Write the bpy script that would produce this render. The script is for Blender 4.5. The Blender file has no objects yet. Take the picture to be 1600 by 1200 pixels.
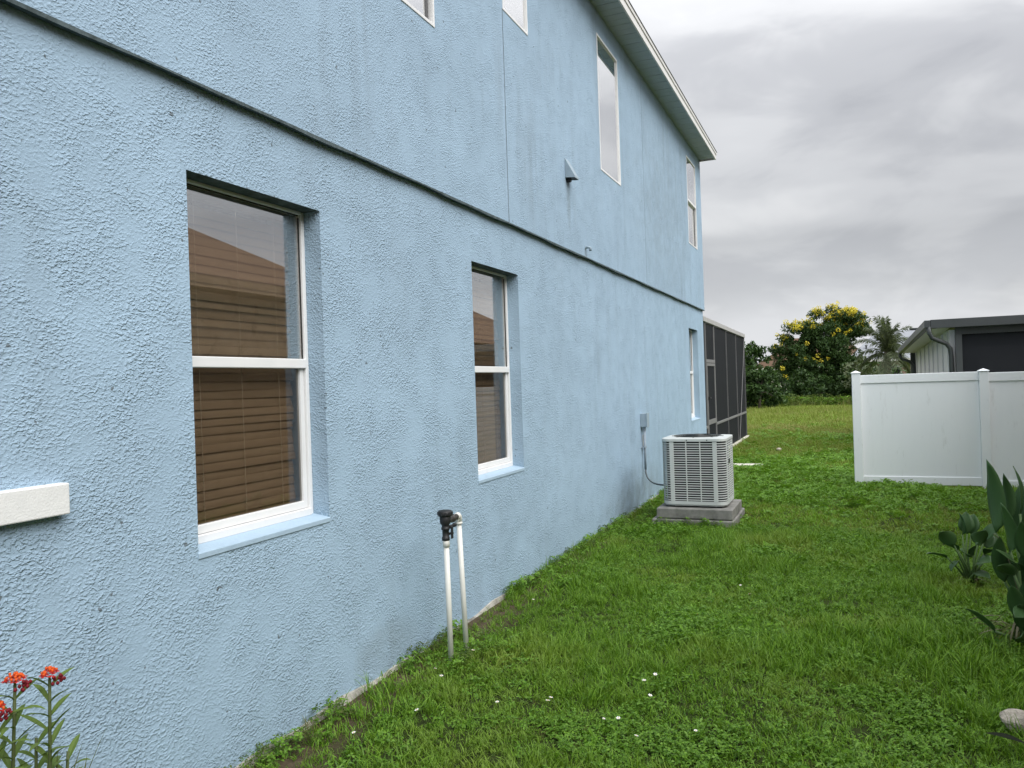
import bpy, math, random
import numpy as np
from mathutils import Vector, Matrix
random.seed(7); rng = np.random.default_rng(11)
S = bpy.context.scene
col = S.collection
PI = math.pi
R = math.radians
# ------------------------------------------------------------------ camera
cd = bpy.data.cameras.new('camera'); cam = bpy.data.objects.new('camera', cd); col.objects.link(cam)
cd.sensor_width = 36.0; cd.lens = 27.45; cd.clip_end = 2000; cd.clip_start = 0.05; cd.shift_y = 1/1600
cam.matrix_world = (Matrix.Translation((0, 0, 1.75)) @ Matrix.Rotation(R(23.125), 4, 'Z')
                    @ Matrix.Rotation(R(90), 4, 'X') @ Matrix.Rotation(R(-1.9), 4, 'Z'))
S.camera = cam
# ------------------------------------------------------------------ world / sun / exposure
SUN_EL, SUN_AZ = 46, 117          # azimuth clockwise from +Y
w = bpy.data.worlds.new('World'); S.world = w; w.use_nodes = True
nt = w.node_tree; nt.nodes.clear()
def N(t, **k):
    n = nt.nodes.new(t)
    for a, b in k.items(): setattr(n, a, b)
    return n
def L(a, b): nt.links.new(a, b)
def math_(op, a, b=None, clamp=False):
    n = N('ShaderNodeMath', operation=op, use_clamp=clamp)
    for i, v in enumerate((a, b)):
        if v is None: continue
        if isinstance(v, (int, float)): n.inputs[i].default_value = v
        else: L(v, n.inputs[i])
    return n.outputs[0]
def ramp(fac, stops, interp='LINEAR'):
    n = N('ShaderNodeValToRGB'); L(fac, n.inputs[0]); e = n.color_ramp; e.interpolation = interp
    while len(e.elements) < len(stops): e.elements.new(0.5)
    for el, (p, c) in zip(e.elements, stops):
        el.position = p; el.color = (c, c, c, 1) if isinstance(c, (int, float)) else (*c, 1)
    return n.outputs[0]
def noise(vec, scale, detail=2, rough=.5, dist=0, dim='3D'):
    n = N('ShaderNodeTexNoise', noise_dimensions=dim)
    if vec is not None: L(vec, n.inputs['Vector'])
    n.inputs['Scale'].default_value = scale; n.inputs['Detail'].default_value = detail
    n.inputs['Roughness'].default_value = rough; n.inputs['Distortion'].default_value = dist
    return n.outputs[0]
def mapping(vec, loc=(0, 0, 0), rot=(0, 0, 0), sc=(1, 1, 1)):
    n = N('ShaderNodeMapping'); L(vec, n.inputs[0])
    n.inputs[1].default_value = loc; n.inputs[2].default_value = rot; n.inputs[3].default_value = sc
    return n.outputs[0]
def mixc(fac, a, b, blend='MIX'):
    n = N('ShaderNodeMix', data_type='RGBA', blend_type=blend)
    for i, v in ((0, fac), (6, a), (7, b)):
        if isinstance(v, (int, float)): n.inputs[i].default_value = v
        elif isinstance(v, tuple): n.inputs[i].default_value = (*v, 1)
        else: L(v, n.inputs[i])
    return n.outputs[2]
sky = N('ShaderNodeTexSky', sky_type='NISHITA', sun_disc=False)
sky.sun_elevation = R(SUN_EL); sky.sun_rotation = R(SUN_AZ); sky.air_density = 1.0; sky.dust_density = 2.0
tc = N('ShaderNodeTexCoord'); sp = N('ShaderNodeSeparateXYZ'); L(tc.outputs['Generated'], sp.inputs[0])
# overcast deck: broad soft masses plus finer mottling, flattened a little towards the horizon
big = noise(mapping(tc.outputs['Generated'], (.35, .2, .0), (R(14), R(-16), 0), (1.5, 1.5, 4.2)), 1.5, 3, .5, .4)
med = noise(mapping(tc.outputs['Generated'], (2.3, 1.1, .7), (R(10), R(-20), 0), (2.2, 2.2, 5.0)), 3.0, 4, .55, .3)
cl = math_('ADD', math_('MULTIPLY', big, .67), math_('MULTIPLY', med, .33))
cloud = ramp(cl, [(.32, (.45, .457, .485)), (.46, (.57, .577, .60)), (.56, (.70, .706, .722)), (.68, (.83, .833, .84))], 'EASE')
ee = math_('ADD', sp.outputs[2], math_('MULTIPLY', math_('SUBTRACT', big, .5), .22))
elev = ramp(math_('MAXIMUM', ee, 0.0), [(0.0, .68), (.05, .63), (.10, .475), (.17, .40), (.27, .48), (.38, .59), (.7, 1.2), (1.0, 1.55)])
cloudc = mixc(1.0, cloud, elev, 'MULTIPLY')
cloudc = mixc(1.0, cloudc, (10., 10., 10.), 'MULTIPLY')
bg = N('ShaderNodeBackground'); bg.inputs[1].default_value = 0.10
L(mixc(.94, sky.outputs[0], cloudc), bg.inputs[0])
wo = N('ShaderNodeOutputWorld'); L(bg.outputs[0], wo.inputs[0])
sd = bpy.data.lights.new('sun', 'SUN'); sun = bpy.data.objects.new('sun', sd); col.objects.link(sun)
sd.energy = 1.5; sd.angle = R(50); sd.color = (1, .985, .965)
az, el = R(SUN_AZ), R(SUN_EL)
sdir = Vector((math.sin(az)*math.cos(el), math.cos(az)*math.cos(el), math.sin(el)))
sun.rotation_euler = sdir.to_track_quat('Z', 'Y').to_euler(); sun.location = (20, 5, 40)
vs = S.view_settings
S.display_settings.display_device = 'sRGB'
vs.view_transform = 'Standard'; vs.look = 'None'; vs.exposure = 1.05; vs.gamma = 1
S.render.engine = 'CYCLES'
S.render.resolution_x = 1024; S.render.resolution_y = 768
S.cycles.adaptive_threshold = .02; S.cycles.max_bounces = 5; S.cycles.diffuse_bounces = 2; S.cycles.glossy_bounces = 3; S.cycles.transmission_bounces = 3; S.cycles.transparent_max_bounces = 12

# ------------------------------------------------------------------ materials
def mat(name, color=(.5, .5, .5), rough=.7, spec=.3, metal=0.0, setup=None):
    global nt
    m = bpy.data.materials.new(name); m.use_nodes = True; nt = m.node_tree
    b = nt.nodes['Principled BSDF']
    b.inputs['Base Color'].default_value = (*color, 1); b.inputs['Roughness'].default_value = rough
    b.inputs['Specular IOR Level'].default_value = spec; b.inputs['Metallic'].default_value = metal
    if setup: setup(b)
    return m
def pos(): return N('ShaderNodeNewGeometry').outputs['Position']
def bump(b, h, dist, strength=1.0):
    n = N('ShaderNodeBump'); n.inputs['Strength'].default_value = strength; n.inputs['Distance'].default_value = dist
    L(h, n.inputs['Height']); L(n.outputs[0], b.inputs['Normal'])
def stucco_nodes(b, base, amp=.0046, sc=1.0, stains=.5):
    p = pos()
    a = noise(mapping(p, (0, 0, 0), (R(16), 0, 0), (1, .8, 1.1)), 88*sc, 1.5, .55, .15)
    lump = N('ShaderNodeMapRange', interpolation_type='SMOOTHSTEP'); L(a, lump.inputs[0])
    lump.inputs[1].default_value = .40; lump.inputs[2].default_value = .74
    a2 = noise(mapping(p, (4, 2, 1), (R(-12), 0, 0), (1, .65, 1.1)), 42*sc, 1, .5, .2)
    mask = ramp(noise(p, 5, 1, .6), [(.30, .22), (.68, 1.1)])
    fine = noise(p, 210*sc, 0, .6)
    h = math_('ADD', math_('MULTIPLY', math_('ADD', lump.outputs[0], math_('MULTIPLY', a2, .9)), mask), math_('MULTIPLY', fine, .14))
    bump(b, h, amp, 1.0)
    tone = noise(p, 1.3, 2, .6)
    c = mixc(ramp(tone, [(.3, 0.), (.7, 1.)]), tuple(x*.93 for x in base), tuple(min(1, x*1.05) for x in base))
    # rain streaks and mildew blotches
    st = noise(mapping(p, (0, 0, 0), (0, 0, 0), (1, 2.6, .28)), 1.6, 3, .62)
    blo = noise(p, .55, 1, .6)
    f = math_('MULTIPLY', ramp(st, [(.50, 0.), (.72, 1.)]), ramp(blo, [(.42, 0.), (.62, 1.)]))
    c = mixc(math_('MULTIPLY', f, .42*stains), c, (.20, .25, .29))
    s3 = N('ShaderNodeSeparateXYZ'); L(p, s3.inputs[0]); n4 = noise(p, 5.5, 3, .65)
    for (yc, zc_, ry_, rz_, am) in ((10.6, .12, 2.0, .50, .62), (4.15, .14, .40, .20, .5), (7.83, 3.66, .07, .34, .6), (8.37, 3.18, .05, .10, .4), (12.6, 4.4, 2.6, 1.6, .30)):
        d = math_('ADD', math_('POWER', math_('DIVIDE', math_('SUBTRACT', s3.outputs[1], yc), ry_), 2), math_('POWER', math_('DIVIDE', math_('SUBTRACT', s3.outputs[2], zc_), rz_), 2))
        f = math_('MULTIPLY', math_('SUBTRACT', 1.0, d, True), ramp(n4, [(.30, .15), (.65, 1.)]))
        c = mixc(math_('MULTIPLY', f, am), c, (.17, .20, .21))
    spk = noise(p, 26, 1, .5)
    c = mixc(ramp(spk, [(.765, 0.), (.79, .75)]), c, (.09, .10, .10))
    L(c, b.inputs['Base Color'])
BLUE = (.345, .475, .595)
M = {}
M['stucco'] = mat('blue_stucco', BLUE, .72, .25, setup=lambda b: stucco_nodes(b, BLUE))
M['stucco_up'] = mat('blue_stucco_upper', BLUE, .72, .25, setup=lambda b: stucco_nodes(b, tuple(x*.97 for x in BLUE), .0038, 1.0, .95))
def smooth_blue(b):
    p = pos(); t = noise(p, 9, 4, .6)
    L(mixc(t, (.34, .46, .57), (.41, .54, .65)), b.inputs['Base Color']); bump(b, noise(p, 60, 3, .5), .003, .6)
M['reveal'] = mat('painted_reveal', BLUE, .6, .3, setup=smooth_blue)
def mildew_shade(b):
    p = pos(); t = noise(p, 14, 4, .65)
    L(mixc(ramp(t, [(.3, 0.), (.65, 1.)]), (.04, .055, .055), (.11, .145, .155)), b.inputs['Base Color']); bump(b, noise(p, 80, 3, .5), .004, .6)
M['mildew_shade'] = mat('mildew_shade_paint', (.1, .13, .14), .8, .2, setup=mildew_shade)  # dirty tone for the screed; on window heads also shade painted into the colour
def concrete(c0, c1, sc=7, bd=.004):
    def f(b):
        p = pos(); t = noise(p, sc, 6, .65); t2 = noise(p, 70, 3, .6)
        c = mixc(ramp(t, [(.3, 0.), (.7, 1.)]), c0, c1)
        st = noise(p, 3.3, 4, .6)
        c = mixc(ramp(st, [(.56, 0.), (.70, .65)]), c, tuple(x*.35 for x in c0))
        L(c, b.inputs['Base Color']); bump(b, t2, bd, .7)
    return f
M['foundation'] = mat('bare_foundation', (.6, .58, .5), .9, .1, setup=concrete((.24, .23, .195), (.52, .50, .45), 12, .008))
M['pad'] = mat('weathered_concrete', (.3, .29, .27), .9, .1, setup=concrete((.15, .15, .138), (.31, .30, .28)))
M['paver'] = mat('pale_concrete', (.6, .58, .5), .9, .1, setup=concrete((.50, .48, .40), (.75, .73, .64), 9, .006))
def white_nodes(c0, c1, sc=5, b_=.0008):
    def f(b):
        p = pos(); t = noise(p, sc, 5, .6)
        L(mixc(t, c0, c1), b.inputs['Base Color']); bump(b, noise(p, 120, 2, .5), b_, .4)
    return f
M['white_alu'] = mat('white_aluminium', (.8, .8, .8), .42, .4, setup=white_nodes((.72, .73, .73), (.86, .86, .85)))
M['white_trim'] = mat('white_painted_trim', (.8, .8, .78), .6, .3, setup=white_nodes((.70, .71, .70), (.86, .86, .84), 18, .003))
def vinyl(b):
    p = pos(); t = noise(p, 1.7, 4, .6)
    c = mixc(t, (.84, .885, .91), (.89, .92, .935))
    d = noise(mapping(p, (0, 0, 0), (0, 0, 0), (1, 1, .2)), 11, 4, .7)
    c = mixc(ramp(d, [(.60, 0.), (.78, .35)]), c, (.45, .46, .43))
    L(c, b.inputs['Base Color'])
M['vinyl'] = mat('white_vinyl', (.75, .78, .79), .45, .35, setup=vinyl)
M['pvc'] = mat('pvc_pipe', (.74, .73, .68), .4, .4, setup=white_nodes((.66, .655, .60), (.80, .79, .74), 9))
M['blackplastic'] = mat('black_plastic', (.022, .023, .024), .5, .35)
M['brownplastic'] = mat('dark_fitting', (.05, .045, .04), .5, .35)
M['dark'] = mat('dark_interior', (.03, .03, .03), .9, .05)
M['drywall'] = mat('drywall', (.55, .56, .55), .9, .1)
def wood(b):
    p = pos(); t = noise(mapping(p, sc=(30, 1.5, 30)), 3, 4, .6); i = N('ShaderNodeObjectInfo').outputs['Random']
    c = mixc(t, (.38, .255, .15), (.47, .325, .20))
    c = mixc(math_('MULTIPLY', i, .35), c, (.31, .20, .115))
    L(c, b.inputs['Base Color'])
M['slat'] = mat('tan_blind_slat', (.36, .24, .13), .5, .3, setup=wood)
M['cord'] = mat('blind_cord', (.66, .52, .36), .8, .1)
M['shade'] = mat('white_blind', (.78, .77, .75), .7, .2, setup=white_nodes((.74, .73, .72), (.80, .79, .77)))
def glass_mat(name, tint, f0):
    global nt
    m = bpy.data.materials.new(name); m.use_nodes = True; nt = m.node_tree; nt.nodes.clear()
    lw = N('ShaderNodeLayerWeight'); lw.inputs[0].default_value = .5
    f = math_('ADD', math_('MULTIPLY', math_('POWER', lw.outputs['Facing'], 5), 1-f0), f0)
    tr = N('ShaderNodeBsdfTransparent'); tr.inputs[0].default_value = (*tint, 1)
    gl = N('ShaderNodeBsdfGlossy'); gl.inputs[0].default_value = (1, 1, 1, 1); gl.inputs[1].default_value = .006
    mx = N('ShaderNodeMixShader'); L(f, mx.inputs[0]); L(tr.outputs[0], mx.inputs[1]); L(gl.outputs[0], mx.inputs[2])
    o = N('ShaderNodeOutputMaterial'); L(mx.outputs[0], o.inputs[0])
    return m
M['glass'] = glass_mat('window_glass', (.95, .96, .94), .40)
M['glass_up'] = glass_mat('upstairs_window_glass', (.85, .85, .83), .78)
M['glass_low'] = glass_mat('tinted_window_glass', (.74, .74, .73), .075)
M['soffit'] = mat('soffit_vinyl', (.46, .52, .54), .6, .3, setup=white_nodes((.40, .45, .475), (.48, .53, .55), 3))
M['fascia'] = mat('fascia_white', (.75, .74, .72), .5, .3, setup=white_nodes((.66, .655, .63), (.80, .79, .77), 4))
def shingles(c0, c1):
    def f(b):
        p = pos(); t = noise(p, 6, 4, .7); br = noise(mapping(p, sc=(1, 1, 5)), 3, 2, .5)
        L(mixc(math_('MULTIPLY', math_('ADD', t, br), .5), c0, c1), b.inputs['Base Color']); bump(b, t, .01, .5)
    return f
M['roof_grey'] = mat('grey_shingles', (.2, .2, .2), .9, .1, setup=shingles((.22, .235, .26), (.33, .345, .37)))
M['roof_brown'] = mat('brown_shingles', (.15, .1, .07), .9, .1, setup=shingles((.075, .048, .033), (.16, .105, .072)))
M['ac'] = mat('ac_paint', (.55, .58, .56), .5, .35, setup=white_nodes((.47, .50, .485), (.60, .625, .61), 7))
M['acdark'] = mat('ac_coil', (.018, .018, .018), .8, .1)
M['guard'] = mat('fan_guard', (.025, .03, .03), .45, .4)
M['box_grey'] = mat('painted_box', (.38, .48, .56), .45, .35, setup=white_nodes((.26, .33, .38), (.34, .43, .50), 12))
M['conduit'] = mat('painted_conduit', (.25, .30, .35), .5, .3, setup=white_nodes((.22, .25, .29), (.33, .40, .46), 20))
M['whip'] = mat('flex_whip', (.10, .115, .12), .5, .3)
def screen_mat(name, colr, tr):
    global nt
    m = bpy.data.materials.new(name); m.use_nodes = True; nt = m.node_tree
    b = nt.nodes['Principled BSDF']; p = pos(); t = noise(p, .9, 4, .6)
    L(mixc(t, tuple(x*.85 for x in colr), tuple(x*1.2 for x in colr)), b.inputs['Base Color']); b.inputs['Roughness'].default_value = .75
    b.inputs['Specular IOR Level'].default_value = .15
    tn = N('ShaderNodeBsdfTransparent'); mx = N('ShaderNodeMixShader'); mx.inputs[0].default_value = tr
    L(b.outputs[0], mx.inputs[1]); L(tn.outputs[0], mx.inputs[2]); L(mx.outputs[0], nt.nodes['Material Output'].inputs[0])
    return m
M['screen'] = screen_mat('insect_screen', (.016, .018, .021), .10)
M['screen_black'] = screen_mat('black_screen', (.015, .017, .021), .06)
M['bronze'] = mat('bronze_frame', (.11, .11, .11), .5, .35, setup=white_nodes((.085, .085, .09), (.15, .15, .15), 4))
M['cage'] = mat('cage_frame', (.2, .2, .2), .5, .35, setup=white_nodes((.15, .15, .152), (.24, .24, .235), 4))
M['greyframe'] = mat('grey_frame', (.40, .40, .38), .5, .35, setup=white_nodes((.34, .34, .33), (.47, .46, .44), 3))
M['gutter'] = mat('charcoal_gutter', (.055, .062, .065), .4, .4, setup=white_nodes((.048, .055, .058), (.07, .077, .08), 3))
M['batten'] = mat('white_siding', (.6, .6, .58), .7, .2, setup=white_nodes((.66, .655, .68), (.75, .745, .765), 2))
M['neigh_soffit'] = mat('neighbour_soffit', (.74, .71, .70), .7, .2)
M['beige'] = mat('beige_stucco', (.32, .22, .15), .85, .1, setup=concrete((.26, .175, .115), (.34, .235, .16), 3))
M['cream'] = mat('cream_wall', (.55, .52, .45), .85, .1)
M['tanwall'] = mat('tan_wall', (.33, .24, .19), .85, .1)
M['rock'] = mat('pale_rock', (.45, .40, .33), .9, .1, setup=concrete((.33, .29, .24), (.55, .50, .43), 22, .012))
def leafmat(name, c0, c1, trans=.3, rough=.5, spec=.25, island=True, patch=None, sheen=None):
    global nt
    m = bpy.data.materials.new(name); m.use_nodes = True; nt = m.node_tree
    b = nt.nodes['Principled BSDF']; g = N('ShaderNodeNewGeometry')
    r = g.outputs['Random Per Island'] if island else N('ShaderNodeObjectInfo').outputs['Random']
    c = mixc(r, c0, c1)
    if patch:
        t = noise(g.outputs['Position'], patch[0], 4, .6)
        c = mixc(ramp(t, [(patch[2], 0.), (patch[3], 1.)]), c, mixc(r, patch[1], tuple(x*.7 for x in patch[1])))
    L(c, b.inputs['Base Color']); b.inputs['Roughness'].default_value = rough; b.inputs['Specular IOR Level'].default_value = spec
    tl = N('ShaderNodeBsdfTranslucent'); L(mixc(1.0, c, (1.1, 1.15, .55), 'MULTIPLY'), tl.inputs[0])
    mx = N('ShaderNodeMixShader'); mx.inputs[0].default_value = trans
    L(b.outputs[0], mx.inputs[1]); L(tl.outputs[0], mx.inputs[2]); L(mx.outputs[0], nt.nodes['Material Output'].inputs[0])
    return m
M['grass'] = leafmat('grass_blades', (.072, .17, .012), (.205, .37, .032), .28, .5, .3, patch=(.8, (.23, .33, .045), .50, .70))
M['grass_dry'] = leafmat('dry_grass_blades', (.17, .16, .06), (.12, .16, .04), .3, .6, .15)
M['clover'] = leafmat('clover_leaf', (.072, .175, .015), (.19, .355, .036), .3, .45, .3)
M['field'] = leafmat('field_grass', (.15, .205, .04), (.25, .30, .075), .3, .6, .1, patch=(.25, (.36, .36, .14), .50, .66))
M['cassia'] = leafmat('cassia_leaf', (.022, .052, .016), (.058, .105, .028), .25, .55, .2)
M['flower_y'] = leafmat('yellow_blossom', (.62, .50, .03), (.80, .70, .13), .3, .7, .1)
M['shrub'] = leafmat('shrub_leaf', (.022, .052, .015), (.065, .12, .032), .22, .5, .25)
M['shrub_l'] = leafmat('weed_leaf', (.06, .11, .025), (.15, .19, .05), .3, .6, .15)
M['palm'] = leafmat('palm_leaflet', (.075, .10, .055), (.15, .18, .10), .3, .5, .25)
M['bark'] = mat('bark', (.10, .085, .07), .95, .1, setup=concrete((.07, .058, .047), (.15, .13, .11), 9, .02))
M['strel'] = leafmat('waxy_leaf', (.040, .095, .030), (.080, .16, .055), .18, .42, .4, island=False)
M['strel_st'] = mat('pale_stalk', (.10, .17, .06), .5, .3)
M['deadleaf'] = mat('dead_leaf', (.018, .022, .014), .85, .05)
M['drygrey'] = mat('dry_leaf', (.22, .20, .13), .8, .1)
M['milk'] = leafmat('milkweed_leaf', (.085, .15, .03), (.16, .225, .05), .25, .45, .3)
M['milkstem'] = mat('milkweed_stem', (.085, .11, .04), .6, .2)
M['floret_o'] = mat('orange_floret', (.62, .10, .02), .6, .2)
M['floret_r'] = mat('red_floret', (.42, .025, .02), .6, .2)
M['bud_r'] = mat('crimson_bud', (.16, .012, .018), .6, .2)
M['petal_w'] = mat('white_petal', (.8, .8, .78), .6, .2)
M['petal_c'] = mat('yellow_centre', (.6, .4, .05), .6, .2)

# ------------------------------------------------------------------ mesh helpers
class MB:
    def __init__(s): s.v = []; s.f = []; s.mi = []; s.cur = 0
    def add(s, vs, fs):
        o = len(s.v); s.v += [tuple(map(float, q)) for q in vs]
        for q in fs: s.f.append(tuple(i+o for i in q)); s.mi.append(s.cur)
        return s
    def box(s, x0, x1, y0, y1, z0, z1):
        return s.add([(x0, y0, z0), (x1, y0, z0), (x1, y1, z0), (x0, y1, z0), (x0, y0, z1), (x1, y0, z1), (x1, y1, z1), (x0, y1, z1)],
                     [(0, 3, 2, 1), (4, 5, 6, 7), (0, 1, 5, 4), (1, 2, 6, 5), (2, 3, 7, 6), (3, 0, 4, 7)])
    def tube(s, pts, r, n=10, cap=True):
        pts = [Vector(p) for p in pts]; k = len(pts); rs = r if isinstance(r, (list, tuple)) else [r]*k
        vs = []; u = None
        for i, p in enumerate(pts):
            t = (pts[min(i+1, k-1)]-pts[max(i-1, 0)]).normalized()
            if u is None: u = t.orthogonal().normalized()
            u = (u-t*u.dot(t)).normalized(); b = t.cross(u)
            for j in range(n):
                a = 2*PI*j/n; vs.append(p+(u*math.cos(a)+b*math.sin(a))*rs[i])
        fs = [(i*n+j, i*n+(j+1) % n, (i+1)*n+(j+1) % n, (i+1)*n+j) for i in range(k-1) for j in range(n)]
        if cap: fs += [tuple(range(n-1, -1, -1)), tuple((k-1)*n+j for j in range(n))]
        return s.add(vs, fs)
    def lathe(s, c, prof, n=20, axis=(0, 0, 1)):
        ax = Vector(axis).normalized(); u = ax.orthogonal().normalized(); b = ax.cross(u); c = Vector(c); vs = []
        for r, z in prof:
            for j in range(n):
                a = 2*PI*j/n; vs.append(c+ax*z+(u*math.cos(a)+b*math.sin(a))*r)
        k = len(prof)
        fs = [(i*n+j, i*n+(j+1) % n, (i+1)*n+(j+1) % n, (i+1)*n+j) for i in range(k-1) for j in range(n)]
        fs += [tuple(range(n-1, -1, -1)), tuple((k-1)*n+j for j in range(n))]
        return s.add(vs, fs)
    def mesh(s, name, mats, base=(0, 0, 0), smooth=False):
        me = bpy.data.meshes.new(name); b = base
        me.from_pydata([(x-b[0], y-b[1], z-b[2]) for x, y, z in s.v], [], s.f)
        ms = mats if isinstance(mats, (list, tuple)) else [mats]
        for m in ms: me.materials.append(m)
        if len(ms) > 1: me.polygons.foreach_set('material_index', s.mi)
        if smooth: me.polygons.foreach_set('use_smooth', [True]*len(s.f))
        me.update()
        return me
def bevel(o, wd=.003, seg=2):
    m = o.modifiers.new('bevel', 'BEVEL'); m.width = wd; m.segments = seg; m.limit_method = 'ANGLE'; return o
def link(name, me, parent=None, loc=(0, 0, 0)):
    o = bpy.data.objects.new(name, me); col.objects.link(o); o.parent = parent; o.location = loc; return o
def tag(o, label=None, cat=None, group=None, kind=None):
    if label: o['label'] = label
    if cat: o['category'] = cat
    if group: o['group'] = group
    if kind: o['kind'] = kind
    return o
def thing(name, label, cat, base=(0, 0, 0), group=None):
    o = bpy.data.objects.new(name, None); col.objects.link(o); o.location = base; o.empty_display_size = .1
    return tag(o, label, cat, group)
def base_of(o):
    while o.parent: o = o.parent
    return tuple(o.location)
def part(name, mb, m, parent, smooth=False, bev=0):
    o = link(name, mb.mesh(name, m, base_of(parent), smooth), parent)
    if bev: bevel(o, bev)
    return o
def npmesh(name, V, F, m, smooth=False):          # numpy arrays, F is (n,3) or (n,4)
    me = bpy.data.meshes.new(name); k = F.shape[1]
    me.vertices.add(len(V)); me.vertices.foreach_set('co', np.ascontiguousarray(V, np.float32).ravel())
    me.loops.add(F.size); me.loops.foreach_set('vertex_index', np.ascontiguousarray(F, np.int32).ravel())
    me.polygons.add(len(F)); me.polygons.foreach_set('loop_start', np.arange(0, F.size, k, dtype=np.int32))
    me.polygons.foreach_set('loop_total', np.full(len(F), k, np.int32))
    if smooth: me.polygons.foreach_set('use_smooth', np.ones(len(F), bool))
    me.materials.append(m); me.update(calc_edges=True); me.validate()
    return me

# ------------------------------------------------------------------ ground
W = -2.6626                     # lower wall plane of the blue house
def gz(x, y):
    x = np.asarray(x, float); y = np.asarray(y, float)
    z = .018*np.sin(x*1.7+.4)*np.sin(y*1.1)+.012*np.sin(x*3.9+y*2.3)
    z = z*np.clip((np.abs(x-W))/.8, 0, 1)
    far = np.clip((y-20)/20, 0, 1)
    return z-.015+far*.07*np.sin(x*.35+1)*np.sin(y*.21)
def axis_pts(lo, hi, near_lo, near_hi, fine, coarse):
    a = list(np.arange(near_lo, near_hi, fine)); s = fine; x = near_hi
    while x < hi: a.append(x); s = min(s*1.25, coarse); x += s
    a.append(hi); s = fine; x = near_lo
    while x > lo: x -= s; s = min(s*1.25, coarse); a.append(max(x, lo))
    return np.array(sorted(set(np.round(a, 4))))
gx = axis_pts(-400, 400, -6, 6, .12, 40); gy = axis_pts(-300, 900, 0, 14, .12, 40)
GX, GY = np.meshgrid(gx, gy, indexing='ij'); V = np.stack([GX, GY, gz(GX, GY)], -1).reshape(-1, 3)
nx, ny = len(gx), len(gy); I = np.arange(nx*ny).reshape(nx, ny)
F = np.stack([I[:-1, :-1], I[1:, :-1], I[1:, 1:], I[:-1, 1:]], -1).reshape(-1, 4)
def soil(b):
    p = pos(); t = noise(p, 3.5, 5, .65); t2 = noise(p, 40, 3, .6)
    s = N('ShaderNodeSeparateXYZ'); L(p, s.inputs[0])
    g1 = mixc(t, (.020, .030, .009), (.045, .060, .018))
    fy = N('ShaderNodeMapRange'); L(s.outputs[1], fy.inputs[0]); fy.inputs[1].default_value = 10; fy.inputs[2].default_value = 32
    g1 = mixc(fy.outputs[0], g1, mixc(noise(p, .35, 4, .6), (.085, .125, .028), (.15, .175, .05)))
    br = mixc(t2, (.055, .042, .027), (.12, .095, .062))
    e = math_('ADD', s.outputs[0], math_('MULTIPLY', t, -.5))
    ed = N('ShaderNodeMapRange'); L(e, ed.inputs[0]); ed.inputs[1].default_value = W-.05; ed.inputs[2].default_value = W+.15
    far = N('ShaderNodeMapRange'); L(s.outputs[1], far.inputs[0]); far.inputs[1].default_value = 15.5; far.inputs[2].default_value = 16.5
    L(mixc(math_('MAXIMUM', ed.outputs[0], far.outputs[0]), br, g1), b.inputs['Base Color']); bump(b, t2, .02, .8)
M['soil'] = mat('soil', (.06, .08, .03), .95, .05, setup=soil)
ground = link('ground', npmesh('ground', V, F, M['soil'], True)); tag(ground, kind='structure', label='grass covered ground of the side yard')

# ------------------------------------------------------------------ blue house
HX0, HY0, HY1, ZT = W-11.0, -7.0, 16.36, 6.25
UP = W+.036
house = thing('blue_house', 'two storey light blue stucco house filling the left side', 'house', (W-5, 5, 0))
low_open = [(2.632, 3.588, 1.043, 2.752), (5.505, 6.448, 1.003, 2.729), (14.72, 15.66, .965, 2.70)]
up_open = [(4.03, 4.95, 4.325, 5.94), (6.215, 6.79, 5.0, 5.94), (9.08, 9.99, 4.305, 5.94), (14.83, 15.75, 4.31, 5.95)]
grooves = [(6.200, 6.213, 3.15, 5.0), (11.3, 11.306, 3.15, 6.2)]
def wall_sheet(mb, x, y0, y1, z0, z1, holes):
    ys = sorted({y0, y1, *[h[0] for h in holes], *[h[1] for h in holes]}); zs = sorted({z0, z1, *[h[2] for h in holes], *[h[3] for h in holes]})
    for a, b in zip(ys, ys[1:]):
        for c, d in zip(zs, zs[1:]):
            ym, zm = (a+b)/2, (c+d)/2
            if any(h[0] < ym < h[1] and h[2] < zm < h[3] for h in holes): continue
            mb.add([(x, a, c), (x, b, c), (x, b, d), (x, a, d)], [(0, 1, 2, 3)])
def jambs(mb, x0, x1, h, skip=()):     # inside faces of an opening between x0 (back) and x1 (front)
    a, b, c, d = h
    if 'l' not in skip: mb.add([(x0, a, c), (x1, a, c), (x1, a, d), (x0, a, d)], [(3, 2, 1, 0)])
    if 'r' not in skip: mb.add([(x0, b, c), (x1, b, c), (x1, b, d), (x0, b, d)], [(0, 1, 2, 3)])
    if 't' not in skip: mb.add([(x0, a, d), (x1, a, d), (x1, b, d), (x0, b, d)], [(0, 1, 2, 3)])
    if 'b' not in skip: mb.add([(x0, a, c), (x1, a, c), (x1, b, c), (x0, b, c)], [(3, 2, 1, 0)])
mb = MB(); wall_sheet(mb, W, HY0, HY1, -.35, 3.17, low_open)
mb.add([(W, HY1, -.35), (HX0, HY1, -.35), (HX0, HY1, 3.17), (W, HY1, 3.17)], [(0, 1, 2, 3)])
mb.add([(W, HY0, -.35), (HX0, HY0, -.35), (HX0, HY0, 3.17), (W, HY0, 3.17)], [(3, 2, 1, 0)])
mb.add([(HX0, HY0, -.35), (HX0, HY1, -.35), (HX0, HY1, ZT), (HX0, HY0, ZT)], [(3, 2, 1, 0)])
lower = part('lower_wall', mb, M['stucco'], house)
mb = MB(); wall_sheet(mb, UP, HY0, HY1+.02, 3.15, ZT, up_open+grooves)
for h in up_open: jambs(mb, UP-.06, UP, h)
mb.add([(UP, HY1+.02, 3.15), (HX0, HY1+.02, 3.15), (HX0, HY1+.02, ZT), (UP, HY1+.02, ZT)], [(0, 1, 2, 3)])
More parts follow.
